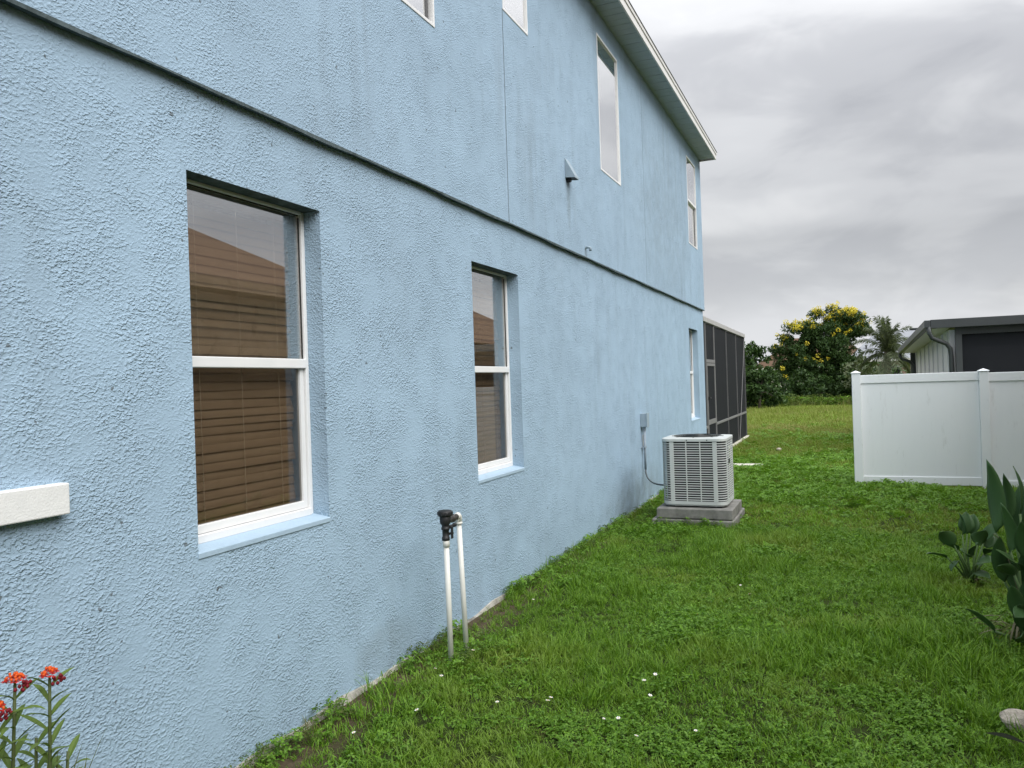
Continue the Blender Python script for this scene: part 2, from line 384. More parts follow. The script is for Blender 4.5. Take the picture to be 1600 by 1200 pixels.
mb.add([(UP, HY0, 3.15), (HX0, HY0, 3.15), (HX0, HY0, ZT), (UP, HY0, ZT)], [(3, 2, 1, 0)])
upper = part('upper_wall', mb, M['stucco_up'], house)
for h in grooves:
    mb = MB(); jambs(mb, UP-.02, UP, h); mb.add([(UP-.02, h[0], h[2]), (UP-.02, h[1], h[2]), (UP-.02, h[1], h[3]), (UP-.02, h[0], h[3])], [(0, 1, 2, 3)])
    part('control_joint', mb, M['conduit'], house)
# weep screed under the upper wall, wavy by a few millimetres
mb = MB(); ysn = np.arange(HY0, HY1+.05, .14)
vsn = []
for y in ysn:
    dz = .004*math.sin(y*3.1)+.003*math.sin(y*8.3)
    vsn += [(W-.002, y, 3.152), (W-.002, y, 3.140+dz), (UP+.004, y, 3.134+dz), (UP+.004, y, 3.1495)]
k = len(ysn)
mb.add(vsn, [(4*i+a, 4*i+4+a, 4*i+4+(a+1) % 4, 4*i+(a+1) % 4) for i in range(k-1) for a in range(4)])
part('drip_screed', mb, M['mildew_shade'], house)
# bare strip at the foot of the wall
mb = MB(); ysn = np.arange(HY0, HY1, .07); vsn = []
for y in ysn:
    t = .002+.014*math.sin(y*2.3)+.010*math.sin(y*9.1)+.006*random.random(); o = .010+.006*random.random()
    vsn += [(W-.01, y, t+.004), (W+o, y, t), (W+o+.012, y, -.02), (W+o+.012, y, -.3)]
k = len(ysn); mb.add(vsn, [(4*i+a, 4*i+4+a, 4*i+5+a, 4*i+1+a) for i in range(k-1) for a in range(3)])
part('foundation_edge', mb, M['foundation'], house)

def window_low(h, idx):
    a, b, c, d = h; xg = W-.107       # outer face of the window frame
    
    win = part('window', MB().box(xg-.05, xg, a, a+.028, c+.02, d).box(xg-.05, xg, b-.028, b, c+.02, d)
               .box(xg-.05, xg+.004, a+.028, b-.028, d-.016, d).box(xg-.05, xg+.012, a+.028, b-.028, c+.02, c+.058), M['white_alu'], house, bev=.003)
    tag(win, ['window nearest the camera with tan blinds', 'middle ground floor window', 'far ground floor window by the house corner'][idx])
    for sk in ('l', 'r'):
        rv = MB(); jambs(rv, xg-.02, W, h, ('t', 'b', sk)); part('reveal', rv, M['stucco'], win)
    part('head', MB().add([(xg-.02, a, d), (W, a, d), (W, b, d), (xg-.02, b, d)], [(0, 1, 2, 3)]), M['mildew_shade'], win)  # underside of the opening: its shade painted in as dark colour, with some mildew
    # sloping sill, its front lip standing 6 mm proud of the stucco
    part('sill', MB().add([(xg-.05, a-.004, c+.03), (W+.006, a-.004, c+.004), (W+.006, a-.004, c-.022), (xg-.05, a-.004, c-.03),
                           (xg-.05, b+.004, c+.03), (W+.006, b+.004, c+.004), (W+.006, b+.004, c-.022), (xg-.05, b+.004, c-.03)],
                          [(0, 1, 5, 4), (1, 2, 6, 5), (2, 3, 7, 6), (0, 3, 2, 1), (4, 5, 6, 7)]), M['reveal'], win, bev=.003)
    zm = 1.905 if idx == 0 else (1.885 if idx == 1 else 1.87)
    part('meeting_rail', MB().box(xg-.045, xg+.006, a+.029, b-.029, zm-.026, zm+.026), M['white_alu'], win, bev=.004)
    # upper pane close to the front, lower sash set behind it with its own frame
    part('pane', MB().box(xg-.022, xg-.018, a+.028, b-.028, zm+.026, d-.016), M['glass'], win)
    ls = MB().box(xg-.042, xg-.014, a+.029, a+.062, c+.059, zm-.027).box(xg-.042, xg-.014, b-.062, b-.029, c+.059, zm-.027).box(xg-.042, xg-.010, a+.062, b-.062, c+.060, c+.100)
    part('lower_sash', ls, M['white_alu'], win, bev=.003)
    part('pane', MB().box(xg-.032, xg-.028, a+.062, b-.062, c+.100, zm-.026), M['glass_low'], win)
    # thin black glazing gasket round the upper pane
    g = MB().box(xg-.018, xg-.014, b-.034, b-.0285, zm+.026, d-.031).box(xg-.018, xg-.014, a+.029, b-.035, d-.022, d-.0165)
    part('gasket', g, M['blackplastic'], win)
    # drywall return behind the window, and dark room
    rt = MB(); jambs(rt, xg-.26, xg-.051, (a-.004, b+.004, c-.01, d+.004))
    part('inner_return', rt, M['drywall'], win)
    rm = MB().box(xg-1.6, xg-.27, a-.5, b+.5, c-.5, d+.25); rm.f = [q for i, q in enumerate(rm.f) if i != 3]; rm.mi = rm.mi[:5]
    part('room', rm, M['dark'], win)
    return win
for i, h in enumerate(low_open): window_low(h, i)

def blind(h, idx):
    a, b, c, d = h; x = W-.205; y0, y1 = a+.035, b-.035
    lab = ['tan slatted blind in the nearest window, slats sagging unevenly', 'brown slatted blind in the middle ground floor window',
           'slatted blind in the far ground floor window'][idx]
    t = thing('window_blind', lab, 'blind', (x, (a+b)/2, c+.03), 'slatted window blinds')
    part('head_rail', MB().box(x-.03, x+.025, y0, y1, d-.055, d-.002), M['slat'], t, bev=.003)
    part('bottom_rail', MB().box(x-.025, x+.025, y0, y1, c+.045, c+.065), M['slat'], t, bev=.004)
    hw = .0255; mb = MB(); n = 6; vs = []
    for yy in (y0, y1):
        for j in range(n):
            u = -hw+2*hw*j/(n-1); vs.append((x+u, yy, c+.03+.0035*(1-(u/hw)**2)))
        for j in range(n):
            u = hw-2*hw*j/(n-1); vs.append((x+u, yy, c+.03-.0025+.0035*(1-(u/hw)**2)))
    k = 2*n; mb.add(vs, [(j, (j+1) % k, k+(j+1) % k, k+j) for j in range(k)]+[tuple(range(k-1, -1, -1)), tuple(range(k, 2*k))])
    me = mb.mesh('slat', M['slat'], (x, (a+b)/2, c+.03))
    z = c+.085; j = 0; pitch = .0445
    rr = random.Random(5+idx); odd = {}
    while z < d-.075:
        s = link('slat', me, t, (rr.uniform(-.003, .003), rr.uniform(-.006, .006), z-(c+.03)))
        tilt = 78+rr.uniform(-3.5, 3.5)
        up = (z-c)/(d-c)
        if up > .5 and rr.random() < .30: tilt = rr.uniform(52, 64)
        s.rotation_euler = (R(rr.uniform(-.55, .55)), R(tilt), 0)
        z += pitch*(1+rr.uniform(-.11, .09)); j += 1
    for fy in (.2, .52, .84):
        yy = y0+(y1-y0)*fy
        part('ladder_cord', MB().tube([(x+.027, yy, d-.05), (x+.029, yy+.004, (c+d)/2), (x+.027, yy+.012, c+.06)], .0016, 5), M['cord'], t)
for i, h in enumerate(low_open): blind(h, i)

def window_up(h, idx):
    a, b, c, d = h; xo = UP+.006
    fr = MB()
    for (y0, y1, z0, z1) in ((a-.002, a+.016, c-.008, d+.006), (b-.016, b+.002, c-.008, d+.006), (a+.016, b-.016, d-.02, d+.006), (a+.016, b-.016, c-.008, c+.016)):
        fr.box(UP-.055, xo, y0, y1, z0, z1)
    win = part('window', fr, M['white_alu'], house, bev=.003)
    tag(win, ['first upstairs window, cut off by the top edge', 'small upstairs window above the wall joint', 'tall pale upstairs window beside the vent hood', 'upstairs window at the far house corner'][idx])
    zm = (c+d)/2 if d-c > 1.2 else None
    if idx == 2: zm = None
    if zm:
        part('meeting_rail', MB().box(UP-.045, UP+.004, a+.031, b-.031, zm-.02, zm+.02), M['white_alu'], win, bev=.003)
        part('pane', MB().box(UP-.012, UP-.008, a+.015, b-.015, zm+.02, d-.019), M['glass_up'], win)
        for ya in (a+.031, b-.055): part('sash_stile', MB().box(UP-.05, UP-.028, ya, ya+.024, c+.031, zm-.021), M['bronze'], win)
        part('pane', MB().box(UP-.040, UP-.036, a+.055, b-.055, c+.03, zm-.02), M['glass_up'], win)
    else:
        part('pane', MB().box(UP-.016, UP-.012, a+.015, b-.015, c+.015, d-.019), M['glass_up'], win)
    rm = MB().box(UP-1.2, UP-.2, a-.3, b+.3, c-.3, d+.1); rm.f = [q for i, q in enumerate(rm.f) if i != 3]; rm.mi = rm.mi[:5]
    part('room', rm, M['dark'], win)
    rt = MB(); jambs(rt, UP-.2, UP-.056, (a, b, c, d)); part('inner_return', rt, M['drywall'], win)
    lab = ['white blind in the first upstairs window at the top edge', 'white blind in the small upstairs window', 'white blind in the tall upstairs window beside the vent hood', 'white blind in the upstairs window at the far corner'][idx]
    t = thing('window_blind', lab, 'blind', (UP-.1, (a+b)/2, c), 'white upstairs blinds')
    x = UP-.085
    part('head_rail', MB().box(x-.02, x+.012, a+.02, b-.09 if idx < 2 else b-.02, d-.05, d-.005), M['shade'], t)
    y0, y1 = a+.02, (b-.13 if idx < 2 else b-.02)
    me = MB().add([(x-.004, y0, c+.0), (x+.004, y0, c+.0), (x+.010, y0, c+.046), (x+.002, y0, c+.046), (x-.004, y1, c), (x+.004, y1, c), (x+.010, y1, c+.046), (x+.002, y1, c+.046)],
                  [(0, 3, 2, 1), (4, 5, 6, 7), (0, 1, 5, 4), (1, 2, 6, 5), (2, 3, 7, 6), (3, 0, 4, 7)]).mesh('slat', M['shade'], (UP-.1, (a+b)/2, c))
    z = .01
    while z < d-c-.08: link('slat', me, t, (0, 0, z)); z += .043
for i, h in enumerate(up_open): window_up(h, i)

# eave: soffit panels, fascia, drip edge, roof
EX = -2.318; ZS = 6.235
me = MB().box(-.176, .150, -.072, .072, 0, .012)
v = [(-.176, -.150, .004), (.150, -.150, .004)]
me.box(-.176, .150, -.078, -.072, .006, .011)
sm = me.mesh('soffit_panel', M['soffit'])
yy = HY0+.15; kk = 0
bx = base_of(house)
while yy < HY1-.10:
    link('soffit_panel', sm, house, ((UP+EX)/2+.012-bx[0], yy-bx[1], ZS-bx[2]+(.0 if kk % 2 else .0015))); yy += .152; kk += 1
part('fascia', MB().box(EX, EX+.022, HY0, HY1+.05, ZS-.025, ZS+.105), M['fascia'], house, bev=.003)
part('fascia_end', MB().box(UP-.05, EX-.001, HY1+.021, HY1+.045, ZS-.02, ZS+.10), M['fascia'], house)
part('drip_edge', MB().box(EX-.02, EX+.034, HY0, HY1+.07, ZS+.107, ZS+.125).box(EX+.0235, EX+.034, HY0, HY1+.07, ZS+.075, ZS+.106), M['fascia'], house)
rf = MB(); xm = (HX0+EX)/2; zr = ZS+.13+(EX-xm)*.42
rf.add([(EX+.045, HY0, ZS+.13), (EX+.045, HY1+.09, ZS+.13), (xm, HY1-5.5, zr), (xm, HY0, zr), (HX0-.3, HY0, ZS+.13), (HX0-.3, HY1+.09, ZS+.13)],
       [(0, 1, 2, 3), (1, 5, 2), (3, 2, 5, 4), (0, 3, 4), (0, 4, 5, 1)])
part('roof', rf, M['roof_grey'], house)

# ------------------------------------------------------------------ small things on the wall
t = thing('vent_hood', 'small grey blue wedge shaped vent hood on the upper wall', 'vent hood', (UP, 7.81, 3.9))
h0, h1 = 7.745, 7.885
part('hood', MB().add([(UP+.002, h0, 4.10), (UP+.002, h1, 4.10), (UP+.105, h1, 3.905), (UP+.105, h0, 3.905), (UP+.002, h0, 3.895), (UP+.002, h1, 3.895), (UP+.105, h1, 3.885), (UP+.105, h0, 3.885)],
                      [(0, 3, 2, 1), (0, 4, 7, 3), (1, 2, 6, 5), (3, 7, 6, 2), (0, 1, 5, 4)]), M['box_grey'], t, bev=.002)
part('flap', MB().add([(UP+.01, h0+.01, 3.90), (UP+.095, h0+.01, 3.895), (UP+.095, h1-.01, 3.895), (UP+.01, h1-.01, 3.90)], [(0, 1, 2, 3)]), M['blackplastic'], t)
part('duct_stub', MB().tube([(UP-.01, 7.80, 3.875), (UP+.045, 7.80, 3.872)], .022, 10), M['blackplastic'], t)
t = thing('drain_spout', 'tiny bent drain pipe just above the ledge', 'drain pipe', (UP, 8.37, 3.25))
part('elbow', MB().tube([(UP-.01, 8.37, 3.255), (UP+.035, 8.37, 3.255), (UP+.055, 8.37, 3.245), (UP+.058, 8.37, 3.212)], .015, 10), M['box_grey'], t, True)
part('flange', MB().lathe((UP-.002, 8.37, 3.255), [(.024, 0), (.024, .008), (.016, .010)], 14, (1, 0, 0)), M['box_grey'], t)
t = tag(bevel(link('trim_board', MB().box(W-.003, W+.045, .55, 1.985, 1.332, 1.446).mesh('trim_board', M['white_trim'])), .005, 2),
        'white painted trim board fixed to the wall at the left edge', 'trim board')
t = thing('disconnect_box', 'painted electrical disconnect box on the wall above the air conditioner cable', 'electrical box', (W, 10.82, 1.1))
part('enclosure', MB().box(W, W+.085, 10.765, 10.885, 1.095, 1.285), M['box_grey'], t, bev=.005)
part('cover', MB().box(W+.0855, W+.098, 10.758, 10.892, 1.088, 1.292), M['box_grey'], t, bev=.004)
part('hub', MB().lathe((W+.045, 10.81, 1.045), [(.024, 0), (.026, .02), (.020, .025), (.020, .052)], 14), M['conduit'], t)
part('conduit', MB().tube([(W+.045, 10.81, 1.05), (W+.043, 10.81, .50)], .016, 10), M['conduit'], t, True)
part('strap', MB().box(W, W+.062, 10.775, 10.845, .80, .82), M['conduit'], t)
pts = []
P0, P1, P2, P3 = [Vector(q) for q in ((W+.043, 10.81, .50), (W+.05, 10.80, .30), (-2.34, 10.2, .36), (-2.09, 9.95, .40))]
for i in range(15):
    u = i/14; pts.append(P0*(1-u)**3+P1*3*u*(1-u)**2+P2*3*u*u*(1-u)+P3*u**3)
part('flexible_whip', MB().tube(pts, .011, 8), M['whip'], t, True)
part('old_pipe_sleeve', MB().box(W, W+.03, 10.86, 10.90, .82, .98), M['pvc'], t, bev=.004)

# ------------------------------------------------------------------ vacuum breaker on two PVC risers
t = thing('vacuum_breaker', 'black irrigation vacuum breaker on two white plastic pipes beside the wall', 'irrigation valve', (-2.33, 4.336, 0))
A0, A1 = Vector((-2.328, 4.336, -.06)), Vector((-2.337, 4.336, .80)); B0, B1 = Vector((-2.327, 4.554, -.06)), Vector((-2.357, 4.554, .885))
part('riser_pipe', MB().tube([A0, A1], .0172, 16), M['pvc'], t, True)
part('riser_pipe', MB().tube([B0, B1], .0172, 16), M['pvc'], t, True)
part('coupling', MB().lathe((-2.3367, 4.336, .745), [(.0172, 0), (.022, .001), (.022, .044), (.018, .046)], 18), M['pvc'], t, True)
ax, ay = -2.338, 4.336
vb = part('valve_body', MB().lathe((ax, ay, .785), [(.018, 0), (.025, .002), (.025, .022), (.021, .024), (.021, .066), (.027, .069), (.027, .082), (.023, .084), (.024, .098), (.034, .110), (.036, .150), (.030, .156)], 22), M['blackplastic'], t, True)
part('bonnet', MB().lathe((ax, ay, .936), [(.030, 0), (.044, .006), (.047, .012), (.047, .030), (.040, .038), (.012, .042)], 26), M['blackplastic'], vb, True)
for j in range(12):
    a = 2*PI*j/12
    part('bonnet_rib', MB().tube([(ax+.0465*math.cos(a), ay+.0465*math.sin(a), .945), (ax+.0465*math.cos(a), ay+.0465*math.sin(a), .967)], .003, 6), M['blackplastic'], vb)
part('outlet', MB().tube([(ax, ay, .905), (ax-.006, ay+.09, .905)], .021, 14).tube([(ax-.006, ay+.09, .905), (ax-.009, ay+.135, .905)], .026, 6).tube([(ax-.009, ay+.135, .905), (ax-.014, ay+.19, .905)], .019, 14), M['brownplastic'], t, True)
part('elbow_fitting', MB().tube([(-2.352, 4.512, .905), (-2.3545, 4.54, .906), (-2.357, 4.553, .898), (-2.357, 4.554, .86)], [.022, .0235, .0235, .0225], 16), M['pvc'], t, True)
part('elbow_collar', MB().lathe((-2.3565, 4.554, .848), [(.0172, 0), (.0245, .001), (.0245, .016), (.018, .017)], 18), M['pvc'], t, True)
part('lever', MB().box(ax+.022, ax+.045, ay-.004, ay+.004, .862, .872).box(ax+.040, ax+.050, ay-.010, ay+.010, .80, .876), M['blackplastic'], t, bev=.002)
part('test_cock', MB().tube([(ax+.02, ay+.012, .872), (ax+.032, ay+.055, .874)], .008, 10).tube([(ax+.031, ay+.05, .874), (ax+.034, ay+.066, .875)], .014, 8), M['blackplastic'], t, True)
part('test_cock', MB().tube([(ax+.015, ay+.012, .826), (ax+.028, ay+.045, .826)], .008, 10), M['blackplastic'], t, True)

# ------------------------------------------------------------------ air conditioner and pads
tag(bevel(link('concrete_pad', MB().box(-2.20, -1.235, 9.30, 10.34, -.06, .078).mesh('concrete_pad', M['pad'])), .012, 2),
    'lower weathered concrete slab lying in the grass under the air conditioner', 'concrete slab')
tag(bevel(link('concrete_pad', MB().box(-2.145, -1.252, 9.335, 10.20, .086, .205).mesh('concrete_pad', M['pad'])), .010, 2),
    'upper concrete slab directly under the air conditioner', 'concrete slab')
X0, X1, Y0, Y1, Z0, Z1 = -2.085, -1.325, 9.43, 10.13, .225, 1.035
acx, acy = (X0+X1)/2, (Y0+Y1)/2
ac = thing('air_conditioner', 'pale grey louvred outdoor air conditioner condenser on two concrete slabs', 'air conditioner', (acx, acy, Z0))
def rrect(hx, hy, r, n=5):
    p = []
    for (sx, sy, a0) in ((1, 1, 0), (-1, 1, 90), (-1, -1, 180), (1, -1, 270)):
        for i in range(n+1):
            a = R(a0+90*i/n); p.append((sx*(hx-r)+r*math.cos(a), sy*(hy-r)+r*math.sin(a)))
    return p
HXa, HYa, RA = (X1-X0)/2, (Y1-Y0)/2, .11
def ring(mb, prof, n=5):        # prof: list of (inset, z)
    vs = []; m = 4*(n+1)
    for ins, z in prof: vs += [(acx+x, acy+y, z) for x, y in rrect(HXa-ins, HYa-ins, RA-ins*.5, n)]
    k = len(prof)
    return mb.add(vs, [(i*m+j, i*m+(j+1) % m, ((i+1) % k)*m+(j+1) % m, ((i+1) % k)*m+j) for i in range(k) for j in range(m)])
def block(mb, ins, z0, z1, n=5):
    m = 4*(n+1); vs = [(acx+x, acy+y, z) for z in (z0, z1) for x, y in rrect(HXa-ins, HYa-ins, RA-ins*.5, n)]
    return mb.add(vs, [(j, (j+1) % m, m+(j+1) % m, m+j) for j in range(m)]+[tuple(range(m-1, -1, -1)), tuple(range(m, 2*m))])
part('coil', block(MB(), .040, Z0+.02, Z1-.045), M['acdark'], ac)
part('base_pan', ring(block(MB(), .012, Z0+.0, Z0+.012), [(.004, Z0+.013), (-.003, Z0+.018), (-.003, Z0+.055), (.012, Z0+.055), (.012, Z0+.013)]), M['ac'], ac)
for fx in (-.28, .28):
    for fy in (-.25, .25): part('foot', MB().box(acx+fx-.03, acx+fx+.03, acy+fy-.03, acy+fy+.03, .205, Z0), M['blackplastic'], ac)
nl = 25; zz0, zz1 = Z0+.062, Z1-.045; pit = (zz1-zz0)/nl
lv = ring(MB(), [(.0, 0.0), (.0, .0095), (.0015, .0105), (.008, .0105), (.008, .0085), (.004, .007), (.004, 0.0)])
lm = lv.mesh('louver', M['ac'], (acx, acy, 0), False)
for i in range(nl): link('louver', lm, ac, (0, 0, zz0+i*pit+.004-Z0))
for (nxx, hw_, wd) in (('front', HXa, 1), ('side', HYa, 2)):
    for s in (-1, 1):
        for u, wid, nm in ((-.255, .05, 'corner_band'), (-.083, .013, 'rib'), (.083, .013, 'rib'), (.255, .05, 'corner_band')):
            u2 = u*(hw_/HXa)
            if wd == 1: y = acy+s*(HYa+.003); bxs = (acx+u2-wid/2, acx+u2+wid/2, min(y, y-s*.010), max(y, y-s*.010))
            else: xq = acx+s*(HXa+.003); bxs = (min(xq, xq-s*.010), max(xq, xq-s*.010), acy+u2-wid/2, acy+u2+wid/2)
            part(nm, MB().box(*bxs, Z0+.05, Z1-.036), M['ac'], ac, bev=.002)
lid = ring(MB(), [(-.006, Z1-.040), (-.009, Z1-.036), (-.009, Z1-.008), (-.004, Z1-.002), (.03, Z1), (.03, Z1-.006), (.0, Z1-.010), (.0, Z1-.040)])
lid = part('lid', lid, M['ac'], ac)
# lid deck with a round fan opening
mb = MB(); m_ = 4*6; outer = rrect(HXa-.028, HYa-.028, RA-.015, 5); rad = .315
vs = [(acx+x, acy+y, Z1-.001) for x, y in outer]
vs += [(acx+rad*math.cos(math.atan2(y, x)), acy+rad*math.sin(math.atan2(y, x)), Z1+.006) for x, y in outer]
vs += [(acx+(rad-.012)*math.cos(math.atan2(y, x)), acy+(rad-.012)*math.sin(math.atan2(y, x)), Z1-.05) for x, y in outer]
mb.add(vs, [(i*m_+j, i*m_+(j+1) % m_, (i+1)*m_+(j+1) % m_, (i+1)*m_+j) for i in range(2) for j in range(m_)])
part('deck', mb, M['ac'], lid)
part('fan_well', MB().lathe((acx, acy, Z1-.3), [(.30, 0), (.302, .24)], 32), M['acdark'], ac)
gd = MB()
for r in np.arange(.06, .31, .025):
    gd.tube([(acx+r*math.cos(a), acy+r*math.sin(a), Z1+.010+.012*(1-(r/.31)**2)) for a in np.linspace(0, 2*PI, 33)], .0024, 5, False)
for a in np.linspace(0, 2*PI, 9)[:-1]:
    gd.tube([(acx+.05*math.cos(a), acy+.05*math.sin(a), Z1+.020), (acx+.316*math.cos(a), acy+.316*math.sin(a), Z1+.006)], .0032, 5)
part('fan_guard', gd, M['guard'], ac)
part('motor_cap', MB().lathe((acx, acy, Z1+.006), [(.075, 0), (.075, .016), (.06, .024)], 22), M['guard'], ac, True)
part('badge', MB().box(X1+.003, X1+.008, acy-.11, acy-.04, .72, .775), M['guard'], ac, bev=.002)
for dx in (-.07, .17): part('screw', MB().lathe((acx+dx, Y0-.0095, Z1-.022), [(.007, -.004), (.007, .002), (.003, .004)], 8, (0, -1, 0)), M['guard'], ac)

# ------------------------------------------------------------------ white vinyl fence
fence = thing('vinyl_fence', 'white vinyl privacy fence closing the gap to the neighbour', 'fence', (.15, 13.35, 0))
posts = [.150, 1.875, 3.60]; zt = 1.715
cap_prof = lambda x, y, z, h: MB().add([(x-h, y-h, z), (x+h, y-h, z), (x+h, y+h, z), (x-h, y+h, z), (x-h, y-h, z+.012), (x+h, y-h, z+.012), (x+h, y+h, z+.012), (x-h, y+h, z+.012), (x, y, z+.045)],
                               [(3, 2, 1, 0), (0, 1, 5, 4), (1, 2, 6, 5), (2, 3, 7, 6), (3, 0, 4, 7), (4, 5, 8), (5, 6, 8), (6, 7, 8), (7, 4, 8)])
for i, x in enumerate(posts):
    z1 = [1.745, 1.715, 1.70][i]
    po = part('post', MB().box(x-.062, x+.062, 13.288, 13.412, -.15, z1), M['vinyl'], fence, bev=.005)
    part('cap', cap_prof(x, 13.35, z1+.001, .072), M['vinyl'], po, bev=.004)
for i in range(2):
    a, b = posts[i]+.064, posts[i+1]-.064; dz = [0, -.02][i]; zb = [.02, -.02][i]
    part('top_rail', MB().box(a-.002, b+.002, 13.325, 13.375, 1.585+dz, zt+dz), M['vinyl'], fence, bev=.006)
    part('bottom_rail', MB().box(a-.002, b+.002, 13.325, 13.375, zb, zb+.125), M['vinyl'], fence, bev=.006)
    n = 11; bw = (b-a)/n
    me = MB().box(.0002, bw-.0002, -.011, .011, 0, 1.47).mesh('board', M['vinyl'])
    for k in range(n): link('board', me, fence, (a+k*bw-.15, 0, zb+.118))

# ------------------------------------------------------------------ screened enclosure behind the house
LY = [16.40, 16.68, 17.86, 19.80, 21.66, 23.55]; LZ0, LZ1 = 2.985, 2.94; X = W-.01
en = thing('screen_enclosure', 'dark mesh pool screen enclosure attached behind the blue house', 'screen enclosure', (W, 20, 0))
def lz(y): return LZ0+(LZ1-LZ0)*(y-16.4)/7.15
for i, y in enumerate(LY):
    part('post', MB().box(X-.05, X+.001, y-.016, y+.016, .02, lz(y)-.05), M['bronze'] if i not in (1, 2) else M['cage'], en, bev=.003)
part('top_beam', MB().add([(X-.06, 16.38, LZ0-.05), (X+.02, 16.38, LZ0-.05), (X+.02, 23.6, LZ1-.05), (X-.06, 23.6, LZ1-.05), (X-.06, 16.38, LZ0+.05), (X+.02, 16.38, LZ0+.05), (X+.02, 23.6, LZ1+.05), (X-.06, 23.6, LZ1+.05)],
      [(0, 3, 2, 1), (4, 5, 6, 7), (0, 1, 5, 4), (1, 2, 6, 5), (2, 3, 7, 6), (3, 0, 4, 7)]), M['greyframe'], en, bev=.004)
for a, b in zip(LY, LY[1:]):
    if (a, b) != (16.68, 17.86):
        part('chair_rail', MB().box(X-.045, X+.004, a+.024, b-.024, .70, .752), M['cage'], en, bev=.003)
        part('screen_panel', MB().box(X-.026, X-.022, a+.022, b-.022, .755, lz(b)-.05), M['screen'], en)
        part('kick_panel', MB().box(X-.026, X-.022, a+.022, b-.022, .03, .70), M['screen'], en)
part('door_header', MB().box(X-.05, X+.004, 16.705, 17.835, 2.08, 2.15), M['cage'], en, bev=.003)
part('screen_panel', MB().box(X-.026, X-.022, 16.70, 17.84, 2.15, 2.92), M['screen'], en)
dr = part('door', MB().box(X-.035, X+.006, 16.73, 16.77, .05, 2.07).box(X-.035, X+.006, 17.77, 17.82, .05, 2.07).box(X-.035, X+.005, 16.77, 17.77, 2.01, 2.07)
          .box(X-.035, X+.005, 16.77, 17.77, .76, .86).box(X-.035, X+.005, 16.77, 17.77, .05, .16), M['cage'], en, bev=.003)
part('door_screen', MB().box(X-.018, X-.014, 16.77, 17.77, .86, 2.01), M['screen'], dr)
part('door_screen', MB().box(X-.018, X-.014, 16.77, 17.77, .16, .76), M['screen'], dr)
part('handle', MB().box(X+.006, X+.05, 16.735, 16.765, 1.30, 1.36).box(X+.04, X+.055, 16.735, 16.85, 1.32, 1.345), M['blackplastic'], dr, bev=.003)
part('brace_cable', MB().tube([(X+.012, 23.45, 2.86), (X+.012, 21.75, .06)], .009, 6), M['cage'], en)
part('slab_edge', MB().box(X-.25, X+.05, 16.40, 23.66, -.2, .05), M['paver'], en, bev=.012)
for i in range(4):      # back side of the cage and roof bars
    xx = X-2.2*(i+1); part('post', MB().box(xx-.025, xx+.025, 23.53, 23.58, .02, 2.9), M['bronze'], en)
    part('screen_panel', MB().box(xx+.026, xx+2.174, 23.55, 23.554, .05, 2.9), M['screen'], en)
part('back_beam', MB().box(X-8.8, X-.061, 23.52, 23.6, 2.9, 2.98), M['bronze'], en)
for y in LY[2:5]: part('roof_bar', MB().box(X-8.8, X-.061, y-.025, y+.025, lz(y)-.03, lz(y)+.04), M['bronze'], en)
part('floor', MB().box(X-9, X-.251, 16.40, 23.6, -.2, .046), M['paver'], en)
tag(bevel(link('concrete_strip', MB().box(-2.15, -1.50, 15.52, 15.86, -.08, .055).mesh('concrete_strip', M['paver'])), .01, 2),
    'flat pale concrete strip in the lawn just behind the air conditioner', 'concrete strip')

# ------------------------------------------------------------------ neighbour: white board and batten annexe with black screens
nb = thing('neighbour_annexe', 'neighbouring low building with charcoal gutters, white battens and black screen', 'building', (2.5, 20, 0))
ZA, ZB = 2.69, 2.36
part('side_wall', MB().box(1.93, 2.05, 17.75, 26.0, -.2, 2.55), M['batten'], nb)
for y in (18.0, 18.9, 19.9, 20.9, 21.9, 23.0, 24.2, 25.4): part('batten', MB().box(1.905, 1.9295, y-.025, y+.025, 0, 2.5), M['batten'], nb, bev=.003)
def slant(x0, x1, y0, y1, a0, a1, b0, b1):
    return MB().add([(x0, y0, a0), (x1, y0, a0), (x1, y1, b0), (x0, y1, b0), (x0, y0, a1), (x1, y0, a1), (x1, y1, b1), (x0, y1, b1)],
                    [(0, 3, 2, 1), (4, 5, 6, 7), (0, 1, 5, 4), (1, 2, 6, 5), (2, 3, 7, 6), (3, 0, 4, 7)])
part('soffit', slant(1.58, 1.928, 17.56, 26.0, 2.585, 2.60, 2.30, 2.315), M['neigh_soffit'], nb)
part('roof', slant(1.58, 7.5, 17.55, 26.0, 2.66, 2.735, 2.40, 2.47), M['gutter'], nb)
gt = part('gutter', slant(1.47, 1.578, 17.46, 26.05, 2.60, 2.75, 2.28, 2.43), M['gutter'], nb, bev=.01)
part('front_fascia', MB().box(1.579, 7.5, 17.46, 17.548, 2.585, 2.757), M['gutter'], nb, bev=.006)
part('front_beam', MB().box(2.02, 7.5, 17.62, 17.70, 2.45, 2.60), M['gutter'], nb)
part('corner_post', MB().box(2.02, 2.13, 17.60, 17.72, 0, 2.45), M['gutter'], nb)
for x in (3.6, 5.1, 6.6): part('screen_post', MB().box(x-.03, x+.03, 17.62, 17.70, 0, 2.45), M['gutter'], nb)
for a, b in ((2.132, 3.57), (3.63, 5.07), (5.13, 6.57)): part('screen_panel', MB().box(a, b, 17.655, 17.66, 0, 2.45), M['screen_black'], nb)
part('downspout', MB().tube([(1.555, 17.50, 2.62), (1.555, 17.50, 2.50), (1.60, 17.52, 2.40), (1.74, 17.58, 2.33), (1.86, 17.64, 2.28), (1.93, 17.68, 2.18), (1.945, 17.69, 2.02), (1.945, 17.69, 0)], .043, 10), M['gutter'], nb, True)
